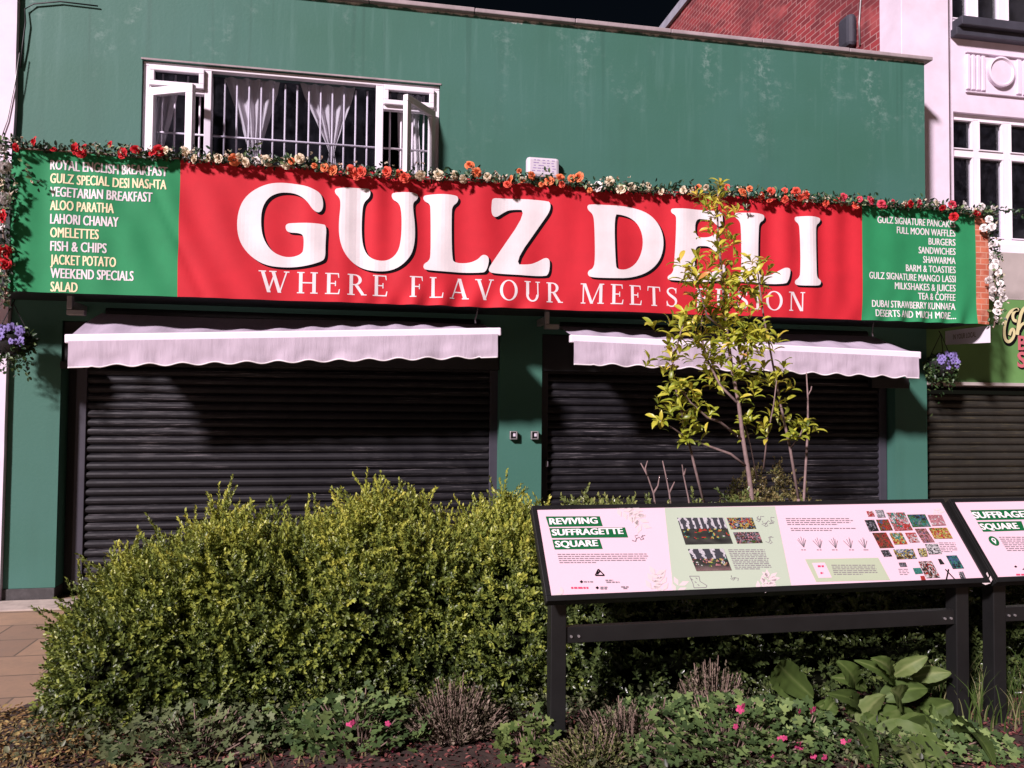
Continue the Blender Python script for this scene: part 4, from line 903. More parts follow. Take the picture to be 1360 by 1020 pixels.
def heading(par, s, l, r_, t):
    q = bold(Print(), s, l[0], r_[0], 0, abs(t[1] - l[1]), .12, .01); q.v = [(u, l[1] - w) for u, w in q.v]; lay(par, q, M['boardwhite'], .0036, 'heading_lettering')
for (c, x0, x1, yb, capz, s) in ((((98, 145), (385, 144), (401, 196), (115, 200)), 120, 378, 188, 32, 'REVIVING'), (((117, 207), (519, 203), (536, 256), (130, 259)), 133, 515, 247, 32, 'SUFFRAGETTE'), (((133, 268), (384, 265), (401, 317), (146, 320)), 150, 380, 309, 32, 'SQUARE')):
    h = Print(); quadpx(h, [a3(*q) for q in c]); hb = lay(face, h, M['boardgreen'], .0024, 'heading_block')
    l = bplane(*a3(x0, yb)); r_ = bplane(*a3(x1, yb)); t = bplane(*a3(x0, yb - capz)); heading(face, s, l, r_, t)
tx = Print()
text_lines(tx, *a3(160, 346), a3(640, 0)[0], 5, 2.75, .25, slope=-.004, seed=3); text_lines(tx, *a3(1066, 322), a3(1268, 0)[0], 12, 2.3, .38, seed=5)
text_lines(tx, *a4(92, 156), a4(450, 0)[0], 4, 2.6, .3, seed=6); text_lines(tx, *a4(118, 208), a4(470, 0)[0], 2, 2.6, .3, seed=7); text_lines(tx, *a4(335, 404), a4(570, 0)[0], 6, 2.4, .3, seed=8)
for x in (175, 257, 338, 428, 505): text_lines(tx, *a4(x, 322), a4(x + 35, 0)[0], 1, 2.4, .3, seed=x)
text_lines(tx, *a4(905, 285), a4(995, 0)[0], 6, 2.3, .3, .9, seed=12); text_lines(tx, *a4(690, 425), a4(745, 0)[0], 4, 2.3, .3, .9, seed=13)
for (x, y, w) in ((300, 492, 82), (415, 484, 78), (420, 494, 78), (388, 521, 75), (388, 529, 70), (498, 519, 60), (510, 527, 42)): text_lines(tx, *a3(x, y), a3(x + w, 0)[0], 1, 2.4, .3, 1.7, seed=x)
lay(face, tx, M['greyink'], .0022, 'small_print')
pk = Print(); text_lines(pk, *a3(233, 524), a3(335, 0)[0], 1, 2, .3, 2.4, seed=31); lay(face, pk, M['pinkink'], .0022, 'sponsor_mark')
def strip(P_, pts, w, fnp):
    q = [bplane(*fnp(*p)) for p in pts]; P_.put(ribbon(q, w))
lg = Print()
for pts in (((378, 425), (362, 458)), ((362, 458), (410, 458)), ((410, 458), (378, 425)), ((388, 432), (372, 452))): strip(lg, pts, .006, a3)
for pts in (((940, 425), (1000, 488)), ((1000, 484), (945, 484)), ((945, 484), (958, 425))): strip(lg, pts, .007, a4)
for (x, y, k) in ((288, 492, 10), (372, 524, 10)): quadpx(lg, [a3(x - k, y), a3(x, y - k * .9), a3(x + k, y), a3(x, y + k * .8)])
lay(face, lg, M['ink'], .0026, 'triangle_logo')
LPR = plain('leaf_print', (.62, .52, .52), .4, .03)
for (x, y, a, n, s, f) in ((480, 100, .5, 4, 62, a3), (560, 100, 1.1, 4, 60, a3), (660, 530, -1.3, 3, 70, a3), (720, 540, -1.8, 3, 60, a3), (790, 545, -1.2, 2, 65, a3), (1230, 540, -.9, 3, 70, a3), (1280, 540, -1.5, 3, 60, a3), (880, 110, .6, 2, 40, a4), (1180, 500, -2.3, 2, 50, a4), (190, 555, -2.6, 1, 50, a3)):
    ld = Print(); px, py = f(x, y); leaf_drawing(ld, px, py, a, n, s / 4); lay(face, ld, LPR, .0019, 'leaf_drawing')
for (x, y) in ((175, 270), (262, 275), (345, 275), (425, 275), (500, 275)):
    fd = Print()
    for k in range(5): strip(fd, ((x + 14, y + 38), (x - 22 + k * 11 + random.uniform(-4, 4), y - 18 + abs(k - 2) * 8)), .0035, a4)
    lay(face, fd, M['greyink'], .0023, 'flower_drawing')
for (x, y) in ((1240, 160), (1270, 180), (1295, 165), (1290, 270), (1105, 470), (580, 262), (620, 264)):
    fd = Print()
    for k in range(4):
        a = random.uniform(0, 6); strip(fd, ((x, y), (x + 18 * math.cos(a), y + 16 * math.sin(a)), (x + 26 * math.cos(a + .8), y + 20 * math.sin(a + .8))), .003, a3)
    lay(face, fd, M['greyink'], .0023, 'flower_drawing')
fd = Print()
bt = [(862, 462), (912, 462), (918, 490), (955, 512), (950, 522), (886, 524), (880, 500), (862, 462)]
for k in range(7): strip(fd, (bt[k], bt[k + 1]), .003, a3)
for (x, y) in ((870, 475), (890, 490), (905, 505), (895, 470)): strip(fd, ((x, y), (x + 9, y + 8)), .004, a3)
lay(face, fd, M['greyink'], .0023, 'boot_drawing')
sb = Print(); quadpx(sb, [a4(196, 372), a4(585, 364), a4(648, 482), a4(255, 492)]); lay(face, sb, M['sagedark'], .0018, 'sage_box')
pb = Print(); quadpx(pb, [a4(232, 392), a4(300, 390), a4(338, 470), a4(268, 472)]); lay(face, pb, M['pinkboard'], .0028, 'leaflet_print'); pb = Print(); text_lines(pb, *a4(262, 410), a4(296, 0)[0], 2, 9, .4, 2.5, seed=77); lay(face, pb, M['pinkink'], .0034, 'leaflet_mark')
K_, W_, G_, Rd, Pk, Bn, Bl, Te, Ye, Gy = (.02, .02, .02), (.7, .68, .68), (.06, .14, .03), (.5, .04, .03), (.6, .25, .28), (.18, .07, .04), (.06, .12, .25), (.05, .25, .2), (.6, .5, .12), (.25, .24, .27)
PH = [(a3, ((795, 153), (1042, 152), (1092, 290), (840, 295)), [W_, Gy, K_, K_, Te, Ye, G_, Rd, K_, G_], 20, 12), (a3, ((1058, 153), (1195, 151), (1216, 211), (1080, 214)), [K_, Gy, Rd, Ye, K_, Bl, W_], 12, 6), (a3, ((1092, 230), (1228, 228), (1250, 286), (1115, 290)), [Gy, K_, Pk, K_, Gy, Bn, G_], 12, 6), (a3, ((852, 319), (1042, 317), (1086, 432), (898, 436)), [W_, K_, Te, G_, K_, Bn, Pk, Ye, G_], 16, 10),
      (a4, ((520, 118), (556, 117), (566, 145), (530, 146)), [W_, Rd, Pk], 4, 3), (a4, ((566, 112), (610, 110), (624, 150), (580, 152)), [W_, Gy, W_, K_], 5, 4), (a4, ((625, 126), (722, 124), (768, 218), (672, 222)), [Pk, W_, Te, Rd, Pk, Rd], 9, 8), (a4, ((735, 136), (832, 134), (864, 199), (766, 202)), [K_, Bl, G_, Te, Gy], 9, 6), (a4, ((845, 138), (920, 137), (945, 192), (870, 196)), [Pk, Pk, W_], 6, 5), (a4, ((510, 165), (562, 163), (588, 222), (536, 225)), [Gy, K_, Gy], 6, 5), (a4, ((570, 163), (636, 161), (662, 219), (596, 222)), [Bl, Bn, Rd, G_, K_], 8, 6),
      (a4, ((776, 211), (836, 209), (884, 282), (822, 285)), [Gy, Bn, Pk, Bl], 7, 7), (a4, ((850, 207), (948, 205), (980, 262), (882, 264)), [G_, Ye, Rd, Ye, Pk], 8, 6), (a4, ((550, 233), (625, 231), (668, 311), (592, 314)), [K_, Bn, Bn, Rd, K_], 8, 8), (a4, ((640, 233), (708, 231), (740, 292), (670, 295)), [W_, Te, Ye, Rd, Rd], 7, 6), (a4, ((725, 233), (780, 231), (806, 282), (750, 285)), [Pk, Rd, W_, Pk], 6, 5), (a4, ((595, 325), (638, 323), (658, 357), (614, 360)), [Gy, K_, Gy], 5, 4), (a4, ((662, 321), (768, 318), (790, 370), (684, 373)), [Te, W_, Bl, Ye, Bn, K_], 10, 6), (a4, ((830, 292), (900, 290), (922, 344), (852, 347)), [W_, W_, K_, W_], 10, 8), (a4, ((790, 316), (836, 314), (848, 358), (806, 361)), [W_, Ye, K_, W_], 6, 5), (a4, ((795, 385), (866, 382), (914, 470), (838, 474)), [K_, Rd, W_, Bn, K_, K_], 8, 9), (a4, ((942, 354), (1000, 352), (1040, 421), (980, 424)), [Bl, Bl, Te, K_, Bl], 7, 7), (a4, ((766, 420), (808, 418), (822, 448), (780, 452)), [Te, Te], 3, 3), (a4, ((690, 391), (728, 390), (738, 412), (700, 414)), [K_, Gy, K_], 4, 3), (a4, ((900, 372), (916, 371), (936, 398), (912, 400)), [K_, K_], 2, 2), (a4, ((806, 462), (828, 461), (836, 482), (812, 484)), [Rd, Rd], 2, 2), (a4, ((1008, 440), (1034, 438), (1052, 482), (1024, 484)), [W_, Gy, K_, W_], 4, 5)]
for k, (f, cs, pal, nx_, ny_) in enumerate(PH): photo(face, [f(*c) for c in cs], k + 2, pal, int(nx_ * 2.2), int(ny_ * 2.2), scene_=k in (0, 3))
# second board print
def a7(x, y): return 1260 + x * .1764, 640 + y * .1764
for c, x0, yb, capz, s, wd in ((((160, 215), (700, 206), (745, 280), (208, 290)), 192, 276, 46, 'SUFFRAGETTE', 3.03), (((212, 303), (545, 297), (572, 367), (258, 377)), 248, 362, 44, 'SQUARE', 0)):
    h = Print(); quadpx(h, [a7(*q) for q in c]); lay(face2, h, M['boardgreen'], .0024, 'heading_block'); l = bplane(*a7(x0, yb)); t = bplane(*a7(x0, yb - capz)); r_ = bplane(*a7(x0 + (540 if wd else 288), yb - 2))
    heading(face2, s, l, r_, t)
pin = Print(); c_ = bplane(*a7(338, 446)); pin.put(([(c_[0] + .028 * math.cos(i * .3142), c_[1] + .028 * math.sin(i * .3142)) for i in range(20)], [tuple(range(20))])); lay(face2, pin, M['boardgreen'], .0024, 'pin_symbol')
pin = Print().put(ring(c_[0], c_[1] - .004, .012, .012, .006, .006)).put(q_((c_[0] - .009, c_[1] + .004), (c_[0], c_[1] + .02), (c_[0] + .009, c_[1] + .004)), .0003); lay(face2, pin, M['boardwhite'], .0036, 'pin_mark')
tx = Print(); text_lines(tx, *a7(375, 418), a7(700, 0)[0], 8, 2.5, .62, seed=41); lay(face2, tx, M['greyink'], .0022, 'small_print')
pk = Print(); text_lines(pk, *a7(505, 700), a7(640, 0)[0], 1, 2, .3, 2.2, seed=33); lay(face2, pk, M['pinkink'], .0022, 'sponsor_mark')
lg = Print(); quadpx(lg, [a7(550, 662), a7(566, 650), a7(640, 655), a7(640, 668)]); quadpx(lg, [a7(490, 640), a7(500, 630), a7(514, 640), a7(504, 648)]); lay(face2, lg, M['ink'], .0026, 'logo')

# ================================================================== PLANTS
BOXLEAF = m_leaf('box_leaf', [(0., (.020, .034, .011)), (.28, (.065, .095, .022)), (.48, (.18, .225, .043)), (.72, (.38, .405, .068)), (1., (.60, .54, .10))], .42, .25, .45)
def shrub(label, sil, yc, hd, mat, twigs, nl, leaf, loc, group='clipped small leaved shrubs in the bed', tipgain=.28, seed=0, dens_top=1., basez=.03, lump=.27):
    """sil: list of (x, height) of the outline; the volume is a lumpy superellipse across it, filled with leafy twigs"""
    rg = np.random.default_rng(seed + 5); hx = [p[0] for p in sil]; hz = [p[1] for p in sil]; x0_, x1_ = hx[0], hx[-1]
    root = thing('shrub', loc, label, 'shrub', group)
    def env(x, t, k=1.):
        h_ = np.interp(x, hx, hz); e = min(1, (min(x - x0_, x1_ - x) / (.42)) + .02); e = max(.02, 1 - (1 - e) ** 2.0) ** .5
        lum = 1 + lump * noise.noise(Vector((x * 2.6, t * 2.4, seed + 1.3))) + .5 * lump * noise.noise(Vector((x * 6, t * 5, seed + 9)))
        c, s = math.cos(t), math.sin(t); y = yc - hd * e * math.copysign(abs(c) ** .95, c) * k * lum; z = basez + (h_ - basez) * max(0, s) ** .80 * k * (1 + (lum - 1) * .4)
        return Vector((x, y, z))
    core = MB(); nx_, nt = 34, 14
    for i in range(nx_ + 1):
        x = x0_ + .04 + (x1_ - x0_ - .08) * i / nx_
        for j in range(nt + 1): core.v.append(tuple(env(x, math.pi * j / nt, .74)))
    core.f = [(i * (nt + 1) + j, i * (nt + 1) + j + 1, (i + 1) * (nt + 1) + j + 1, (i + 1) * (nt + 1) + j) for i in range(nx_) for j in range(nt)]; core.m = [0] * len(core.f); core.build('stems', M['core'], root, smooth=True)  # near-black filler shell behind the leaves, inner shade put into its colour
    P = []; D = []; N_ = []; rn = []; L = []
    for k in range(twigs):
        x = rg.uniform(x0_, x1_); t = rg.uniform(-.02, 1.0) ** 1.0 * 2.25; r_ = 1 - .24 * rg.random() ** 1.5; p = env(x, t, r_)
        e1 = env(min(x1_, x + .03), t) - env(max(x0_, x - .03), t); e2 = env(x, t + .06) - env(x, t - .06); nrm = e2.cross(e1)
        nrm = nrm.normalized() if nrm.length > 1e-9 else Vector((0, -1, 0))
        if nrm.y > 0 and t < 1.2: nrm = -nrm
        if nrm.z < -.2: nrm.z *= -.3
        d = (nrm * .8 + Vector((rg.normal(0, .5), rg.normal(0, .4), (.34 if t > .8 else .05) + rg.normal(0, .4)))).normalized()
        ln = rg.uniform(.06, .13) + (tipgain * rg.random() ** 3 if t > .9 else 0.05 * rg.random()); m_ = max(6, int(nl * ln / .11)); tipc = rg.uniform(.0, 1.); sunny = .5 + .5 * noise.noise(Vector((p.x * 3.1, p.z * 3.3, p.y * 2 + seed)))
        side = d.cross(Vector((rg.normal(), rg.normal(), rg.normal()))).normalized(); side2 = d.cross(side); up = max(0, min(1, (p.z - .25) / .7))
        for q in range(m_):
            u = (q + .5) / m_; a = q * 2.4 + rg.uniform(-.4, .4); rad = side * math.cos(a) + side2 * math.sin(a)
            P.append(p + d * (ln * (u - .25))); D.append(rad * (.9 - .45 * u) + d * (.45 + .5 * u) + Vector((0, 0, .1))); N_.append(d * .7 - rad * .3 + Vector((rg.normal(0, .3), rg.normal(0, .3), .4 + rg.normal(0, .3))))
            L.append(leaf * rg.uniform(.7, 1.2) * (1 - .25 * u * u)); rn.append(min(1, max(0, .30 * tipc + .24 * u + .46 * up * sunny + .20 * rg.random() - .06 + .05 * up)))  # paler tips are growth; the height term puts top light into the colour
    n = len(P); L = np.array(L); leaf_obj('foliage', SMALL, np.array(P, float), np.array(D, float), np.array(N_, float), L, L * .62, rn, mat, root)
    return root
def sp(x, y, Y): p = atY(x, y, Y); return (p.x, p.z)
silA = [sp(88, 850, -2.35), sp(100, 808, -2.3), sp(125, 780, -2.25), sp(165, 748, -2.2), sp(205, 732, -2.1), sp(250, 718, -2.05), sp(290, 696, -2.05), sp(330, 686, -2.0), sp(370, 700, -2), sp(410, 702, -2), sp(450, 690, -2), sp(495, 664, -2), sp(530, 668, -2), sp(560, 682, -2), sp(600, 706, -2), sp(630, 682, -2), sp(652, 660, -2), sp(690, 680, -2), sp(735, 700, -2), sp(775, 750, -2.1)]
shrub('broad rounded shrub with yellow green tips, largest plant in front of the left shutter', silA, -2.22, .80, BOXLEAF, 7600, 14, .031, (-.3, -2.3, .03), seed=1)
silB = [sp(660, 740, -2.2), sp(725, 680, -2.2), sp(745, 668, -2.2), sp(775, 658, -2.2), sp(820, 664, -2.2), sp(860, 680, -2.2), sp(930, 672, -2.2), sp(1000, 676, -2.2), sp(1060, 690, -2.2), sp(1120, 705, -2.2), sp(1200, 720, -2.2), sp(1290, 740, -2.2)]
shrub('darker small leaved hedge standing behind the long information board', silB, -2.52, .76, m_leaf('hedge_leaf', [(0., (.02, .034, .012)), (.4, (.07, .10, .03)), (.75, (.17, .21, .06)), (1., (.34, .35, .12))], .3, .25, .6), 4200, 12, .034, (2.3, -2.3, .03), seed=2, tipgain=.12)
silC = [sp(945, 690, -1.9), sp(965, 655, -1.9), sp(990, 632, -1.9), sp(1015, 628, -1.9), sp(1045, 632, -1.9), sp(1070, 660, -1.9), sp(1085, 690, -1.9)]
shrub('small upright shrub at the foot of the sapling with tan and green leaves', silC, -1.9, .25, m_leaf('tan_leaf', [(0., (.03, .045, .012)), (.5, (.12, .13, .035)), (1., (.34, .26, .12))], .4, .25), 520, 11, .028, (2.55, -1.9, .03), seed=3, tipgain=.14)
CREEP = m_leaf('creeper_leaf', [(0., (.02, .028, .012)), (.5, (.06, .075, .03)), (1., (.16, .17, .09))], .5, .2)

# sapling with long yellow-green leaves
TY = -2.3
def tp(x, y, dy=0.): return atY(x, y, TY + dy)
def z2(x, y, dy=0.): return tp(820 + x / 2.2667, 230 + y / 2.2667, dy)
sap = thing('sapling', tuple(Vector((tp(1005, 690).x, TY, .03))), 'young sapling with long yellow green leaves in front of the banner', 'tree')
br = [([z2(408, 1000), z2(395, 900), z2(378, 800), z2(365, 690), z2(345, 590), z2(330, 480), z2(320, 380), z2(312, 280), z2(303, 180), z2(300, 100), z2(303, 60)], .016, .004),
      ([z2(385, 880), z2(340, 845), z2(270, 820), z2(215, 800), z2(170, 770, -.08), z2(130, 745, -.12)], .010, .004), ([z2(372, 800), z2(310, 750, -.1), z2(270, 735, -.12), z2(220, 690, -.15), z2(190, 650, -.15)], .010, .004),
      ([z2(262, 1000, .1), z2(232, 880, .08), z2(205, 770, .05), z2(185, 680, 0), z2(160, 600, -.05), z2(190, 480, -.06), z2(205, 440, -.06)], .010, .004),
      ([z2(360, 690), z2(310, 640, .05), z2(270, 560, .1), z2(250, 480, .12), z2(260, 400, .12)], .010, .004), ([z2(345, 600), z2(390, 540, -.1), z2(420, 480, -.15)], .008, .003),
      ([z2(545, 980, .1), z2(520, 830, .1), z2(490, 690, .08), z2(465, 560, .05), z2(440, 430, 0), z2(428, 340, -.02), z2(420, 280, -.02)], .011, .004), ([z2(440, 890, .05), z2(450, 800, .0), z2(470, 700, -.08), z2(480, 620, -.1)], .007, .003),
      ([z2(330, 480), z2(270, 430, -.1), z2(240, 330, -.12), z2(225, 280, -.1)], .008, .003), ([z2(325, 420), z2(370, 380, .1), z2(395, 330, .1)], .007, .003), ([z2(520, 830, .1), z2(550, 790, .0), z2(560, 760, 0)], .006, .003), ([z2(420, 920, .1), z2(400, 820, .1), z2(385, 760, .05)], .006, .004)]
tr = MB(); base_ = Vector((tp(1007, 700).x, TY, .0)); b0 = br[0]
tr.tube([base_, base_.lerp(b0[0][0], .5)] + b0[0], [.020, .018] + list(np.linspace(b0[1], b0[2], len(b0[0]))), 8); trunk = tr.build('trunk', M['bark'], sap, smooth=True)
lm = MB()
for pts, r0, r1 in br[1:]:
    lm.tube(pts, list(np.linspace(r0, r1, len(pts))), 6)
for k in (3, 6): p = br[k][0][0]; lm.tube([Vector((p.x + .02, p.y, .0)), p], [.012, br[k][1]], 6)
lm.build('branch', M['bark'], sap, smooth=True)
LP, LD, LN, LL, LR = [], [], [], [], []
def whorl(p, axis, n, size, col):
    axis = axis.normalized(); s1 = axis.cross(Vector((.3, .8, .5))).normalized(); s2 = axis.cross(s1); ph = random.uniform(0, 6)
    for k in range(n):
        a = ph + k * 2.4; rad = s1 * math.cos(a) + s2 * math.sin(a); d = rad * random.uniform(.6, 1.1) + axis * random.uniform(.2, .9) + Vector((0, 0, random.uniform(-.25, .25)))
        LP.append(p + axis * random.uniform(-.03, .03)); LD.append(d); LN.append(axis + Vector((random.gauss(0, .4), -.5 + random.gauss(0, .4), .5 + random.gauss(0, .3)))); LL.append(size * random.uniform(.65, 1.2)); LR.append(min(1, max(0, col + random.gauss(0, .17))))
def along(pts, u):
    k = min(len(pts) - 2, int(u * (len(pts) - 1))); return pts[k].lerp(pts[k + 1], u * (len(pts) - 1) - k), pts[k + 1] - pts[k]
for bi, (pts, r0, r1) in enumerate(br):
    n = {0: 88, 1: 9, 2: 15, 3: 27, 4: 32, 5: 18, 6: 32, 7: 9, 8: 22, 9: 18, 10: 6, 11: 4}[bi]; u0 = {0: .30, 1: .45, 2: .5, 3: .42, 4: .3, 6: .2}.get(bi, .35)
    for k in range(n):
        u = u0 + (1 - u0) * (k + random.random()) / n; p, ax = along(pts, min(.999, u)); sp_ = .055 if bi == 0 else .04
        off = Vector((random.gauss(0, sp_ * 1.2), random.gauss(0, sp_), random.gauss(0, sp_))); q = p + off
        if off.length > .03: lm2 = None
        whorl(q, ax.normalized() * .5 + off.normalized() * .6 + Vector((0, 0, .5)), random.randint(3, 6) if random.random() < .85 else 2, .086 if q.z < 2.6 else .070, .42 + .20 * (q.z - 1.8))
    whorl(pts[-1], pts[-1] - pts[-2], 6, .085, .5)
for (x, y, k) in ((120, 700, 7), (130, 760, 7), (110, 470, 6), (160, 450, 7), (200, 440, 6), (90, 575, 6), (140, 600, 7), (170, 560, 7), (150, 660, 6), (215, 760, 6), (240, 700, 6), (310, 470, 8), (290, 560, 8), (350, 520, 8), (380, 470, 7), (240, 500, 7), (300, 640, 6), (400, 740, 5), (260, 110, 6), (330, 130, 6), (340, 210, 6), (450, 300, 6), (480, 500, 6), (500, 580, 5), (530, 800, 5), (440, 775, 4), (300, 230, 6), (280, 330, 7), (350, 330, 6), (330, 400, 8), (230, 380, 6), (280, 420, 7), (370, 430, 6), (400, 640, 6), (350, 620, 6)):
    p = z2(x, y, random.uniform(-.15, .1)); whorl(p, Vector((random.gauss(0, .4), -.2, 1)), k + 1, .086, .45)
LA = np.array(LL); MAGLEAF = m_leaf('sapling_leaf', [(0., (.09, .13, .018)), (.35, (.32, .37, .038)), (.65, (.56, .53, .065)), (.88, (.62, .46, .07)), (1., (.60, .28, .07))], .38, .35)
leaf_obj('foliage', LONG, np.array(LP, float), np.array(LD, float), np.array(LN, float), LA, LA * .38, LR, MAGLEAF, sap, smooth=True)
# bare whips
ws = thing('bare_shrub', tuple(Vector((tp(890, 700, .2).x, TY + .2, .05))), 'leafless shrub of thin forked grey stems in front of the right shutter', 'shrub')
for pts in ([(873, 690), (868, 655), (860, 632), (851, 615)], [(893, 690), (889, 655), (884, 630), (880, 612)], [(919, 690), (914, 660), (908, 632), (906, 617)], [(868, 655), (874, 645), (876, 632)], [(860, 632), (857, 622), (860, 612)], [(889, 655), (896, 640)], [(908, 632), (911, 622)]):
    q = [tp(x, y, .2) for x, y in pts]
    if pts[0][1] == 690: q = [Vector((q[0].x, q[0].y, .03))] + q
    MB().tube(q, list(np.linspace(.008, .0035, len(q))), 6).build('stem', M['bark'], ws, smooth=True)
wq = [tp(1066, 690, .15), tp(1070, 620, .15), tp(1073, 570, .15), tp(1073, 530, .15), tp(1071, 495, .15)]; wh = thing('bare_sapling', (wq[0].x, wq[0].y, .05), 'single tall bare stem standing right of the leafy sapling', 'plant')
MB().tube([Vector((wq[0].x, wq[0].y, .03))] + wq, [.011, .010, .009, .008, .006, .004], 6).build('stem', M['bark'], wh, smooth=True); MB().tube([tp(1073, 525, .15), tp(1077, 518, .15), tp(1078, 513, .15)], .004, 5).build('side_twig', M['bark'], wh)

# low plants in the front of the bed
GER = m_leaf('geranium_leaf', [(0., (.03, .055, .018)), (.5, (.085, .14, .045)), (1., (.20, .27, .09))], .55, .22, .3); PINKP = m_cloth('pink_petal', (.52, .06, .17), False, .6, .2); PEYE = plain('flower_eye', (.5, .3, .2), .7)
FLP = FLM.copy(); FLP.materials.clear(); FLP.materials.append(PINKP); FLP.materials.append(PEYE)
def gz(x, y, Y): p = atY(x, y, Y); return p
def geranium(label, cx, cy, Y, rx, rz, n, flowers, mat=GER, size=.058):
    c = atY(cx, cy, Y); c.z = max(.04, c.z); g = thing('geranium', (c.x, c.y, .04), label, 'flowering plant', 'pink geraniums at the front of the bed'); P = []; D = []; N_ = []; st = MB()
    for k in range(n):
        a = random.uniform(0, 6.283); r_ = math.sqrt(random.random()); x = c.x + rx * r_ * math.cos(a); y = c.y + rx * .6 * r_ * math.sin(a); z = .05 + (rz * (1 - .65 * r_ * r_)) * random.uniform(.3, 1.05) 
        P.append((x, y, z)); D.append((math.cos(a) + random.gauss(0, .6), math.sin(a) - .5 + random.gauss(0, .5), random.gauss(-.1, .35))); N_.append((random.gauss(0, .4), -.55 + random.gauss(0, .3), 1))
        if k % 3 == 0: st.tube([(c.x + (x - c.x) * .3, c.y + (y - c.y) * .3, .03), (x, y, z)], .003, 4)
    st.build('stem', M['twig'], g); L = RNG.uniform(.75, 1.25, n) * size; leaf_obj('foliage', LOBED, np.array(P), np.array(D), np.array(N_), L, L, RNG.uniform(0, 1, n), mat, g)
    for (x, y) in flowers:
        o = bpy.data.objects.new('flower', FLP); COL.objects.link(o); o.parent = g; o.location = atY(x, y, c.y - rx * .45) - g.location; s = random.uniform(.012, .019); o.scale = (s,) * 3; o.rotation_euler = (random.uniform(-.5, .5), random.uniform(0, 6), random.uniform(-.6, .6))
    return g
geranium('low geranium with three pink flowers below the big rounded shrub', 478, 975, -3.32, .30, .25, 300, [(463, 964), (515, 961), (520, 994), (468, 960)])
geranium('wide geranium with many pink flowers below the long information board', 965, 985, -3.72, .46, .27, 640, [(983, 942), (987, 938), (977, 965), (1026, 1006), (1037, 982), (1062, 945), (1081, 942), (1077, 945), (1080, 1004), (1120, 985), (1128, 984), (1095, 1006), (1060, 990), (1042, 980), (1064, 996)])
geranium('geranium with pink flowers between the dock leaves and the wide geranium', 1055, 985, -3.68, .24, .20, 230, [(1046, 982), (1058, 992), (1100, 1003), (1023, 1004)])
geranium('leafy geranium without open flowers filling the gap behind the left heather and post', 870, 985, -3.45, .34, .17, 330, [])
geranium('dark leafy geranium without open flowers at the lower right under the dock', 1225, 1005, -3.80, .42, .09, 300, [])
geranium('light green leafy plant without flowers at the foot of the left board post', 702, 985, -3.55, .14, .22, 90, [], m_leaf('fresh_leaf', [(0., (.06, .10, .025)), (1., (.20, .26, .08))], .5, .25, .3), .06)
geranium('grey green ferny plant without flowers at the lower left of the big shrub', 265, 1000, -3.25, .40, .20, 340, [], m_leaf('grey_leaf', [(0., (.04, .065, .022)), (1., (.17, .20, .09))], .6, .2, .3), .05)
geranium('grey green ferny plant under the middle of the big shrub', 400, 1005, -3.2, .26, .16, 170, [], GER, .06)
HEA = [(0., (.02, .018, .010)), (.5, (.085, .07, .042)), (1., (.27, .21, .16))]
HE1 = m_leaf('heather_brown', HEA, .7, .1, .2); HE2 = m_leaf('heather_green', [(0., (.03, .04, .012)), (.5, (.09, .11, .03)), (1., (.24, .22, .10))], .7, .15, .2)
def heather(label, cx, Y, rx, rz, n, mat):
    c = atY(cx, 990, Y); h = thing('heather', (c.x, Y, .04), label, 'heather', 'low heathers at the front of the bed'); P, D, N_, L = [], [], [], []; st = MB()
    for k in range(n):
        a = random.uniform(0, 6.283); r_ = math.sqrt(random.random()); tipv = Vector((c.x + rx * r_ * math.cos(a), Y + rx * .6 * r_ * math.sin(a), .05 + rz * (1 - .6 * r_ ** 2) * random.uniform(.45, 1.15))); b = Vector((c.x + rx * .4 * r_ * math.cos(a), Y + rx * .3 * r_ * math.sin(a), .03))
        if k % 2 == 0: st.tube([b, b.lerp(tipv, .5) + Vector((0, 0, .01)), tipv], .0022, 4)
        d = (tipv - b).normalized()
        for j in range(16):
            u = .35 + .65 * j / 16; P.append(b.lerp(tipv, u)); v_ = Vector((random.gauss(0, 1), random.gauss(0, 1), random.gauss(0, .5))); D.append(d * .9 + v_ * .6); N_.append(v_ + Vector((0, -.4, .6))); L.append(random.uniform(.013, .024))
    st.build('stem', M['twig'], h); L = np.array(L); leaf_obj('foliage', SMALL, np.array(P, float), np.array(D, float), np.array(N_, float), L, L * .5, RNG.uniform(0, 1, len(P)), mat, h); return h
heather('dry brown heather beside the low geranium in front of the big shrub', 602, -3.32, .27, .27, 330, HE1); heather('brown heather with greenish sides behind the left end of the board rail', 830, -3.6, .34, .22, 340, HE1); heather('taller brown heather clump left of the wide geranium flowers', 945, -3.4, .22, .31, 260, HE1); heather('green heather cushion beside the foot of the left board post', 788, -3.72, .21, .17, 260, HE2)
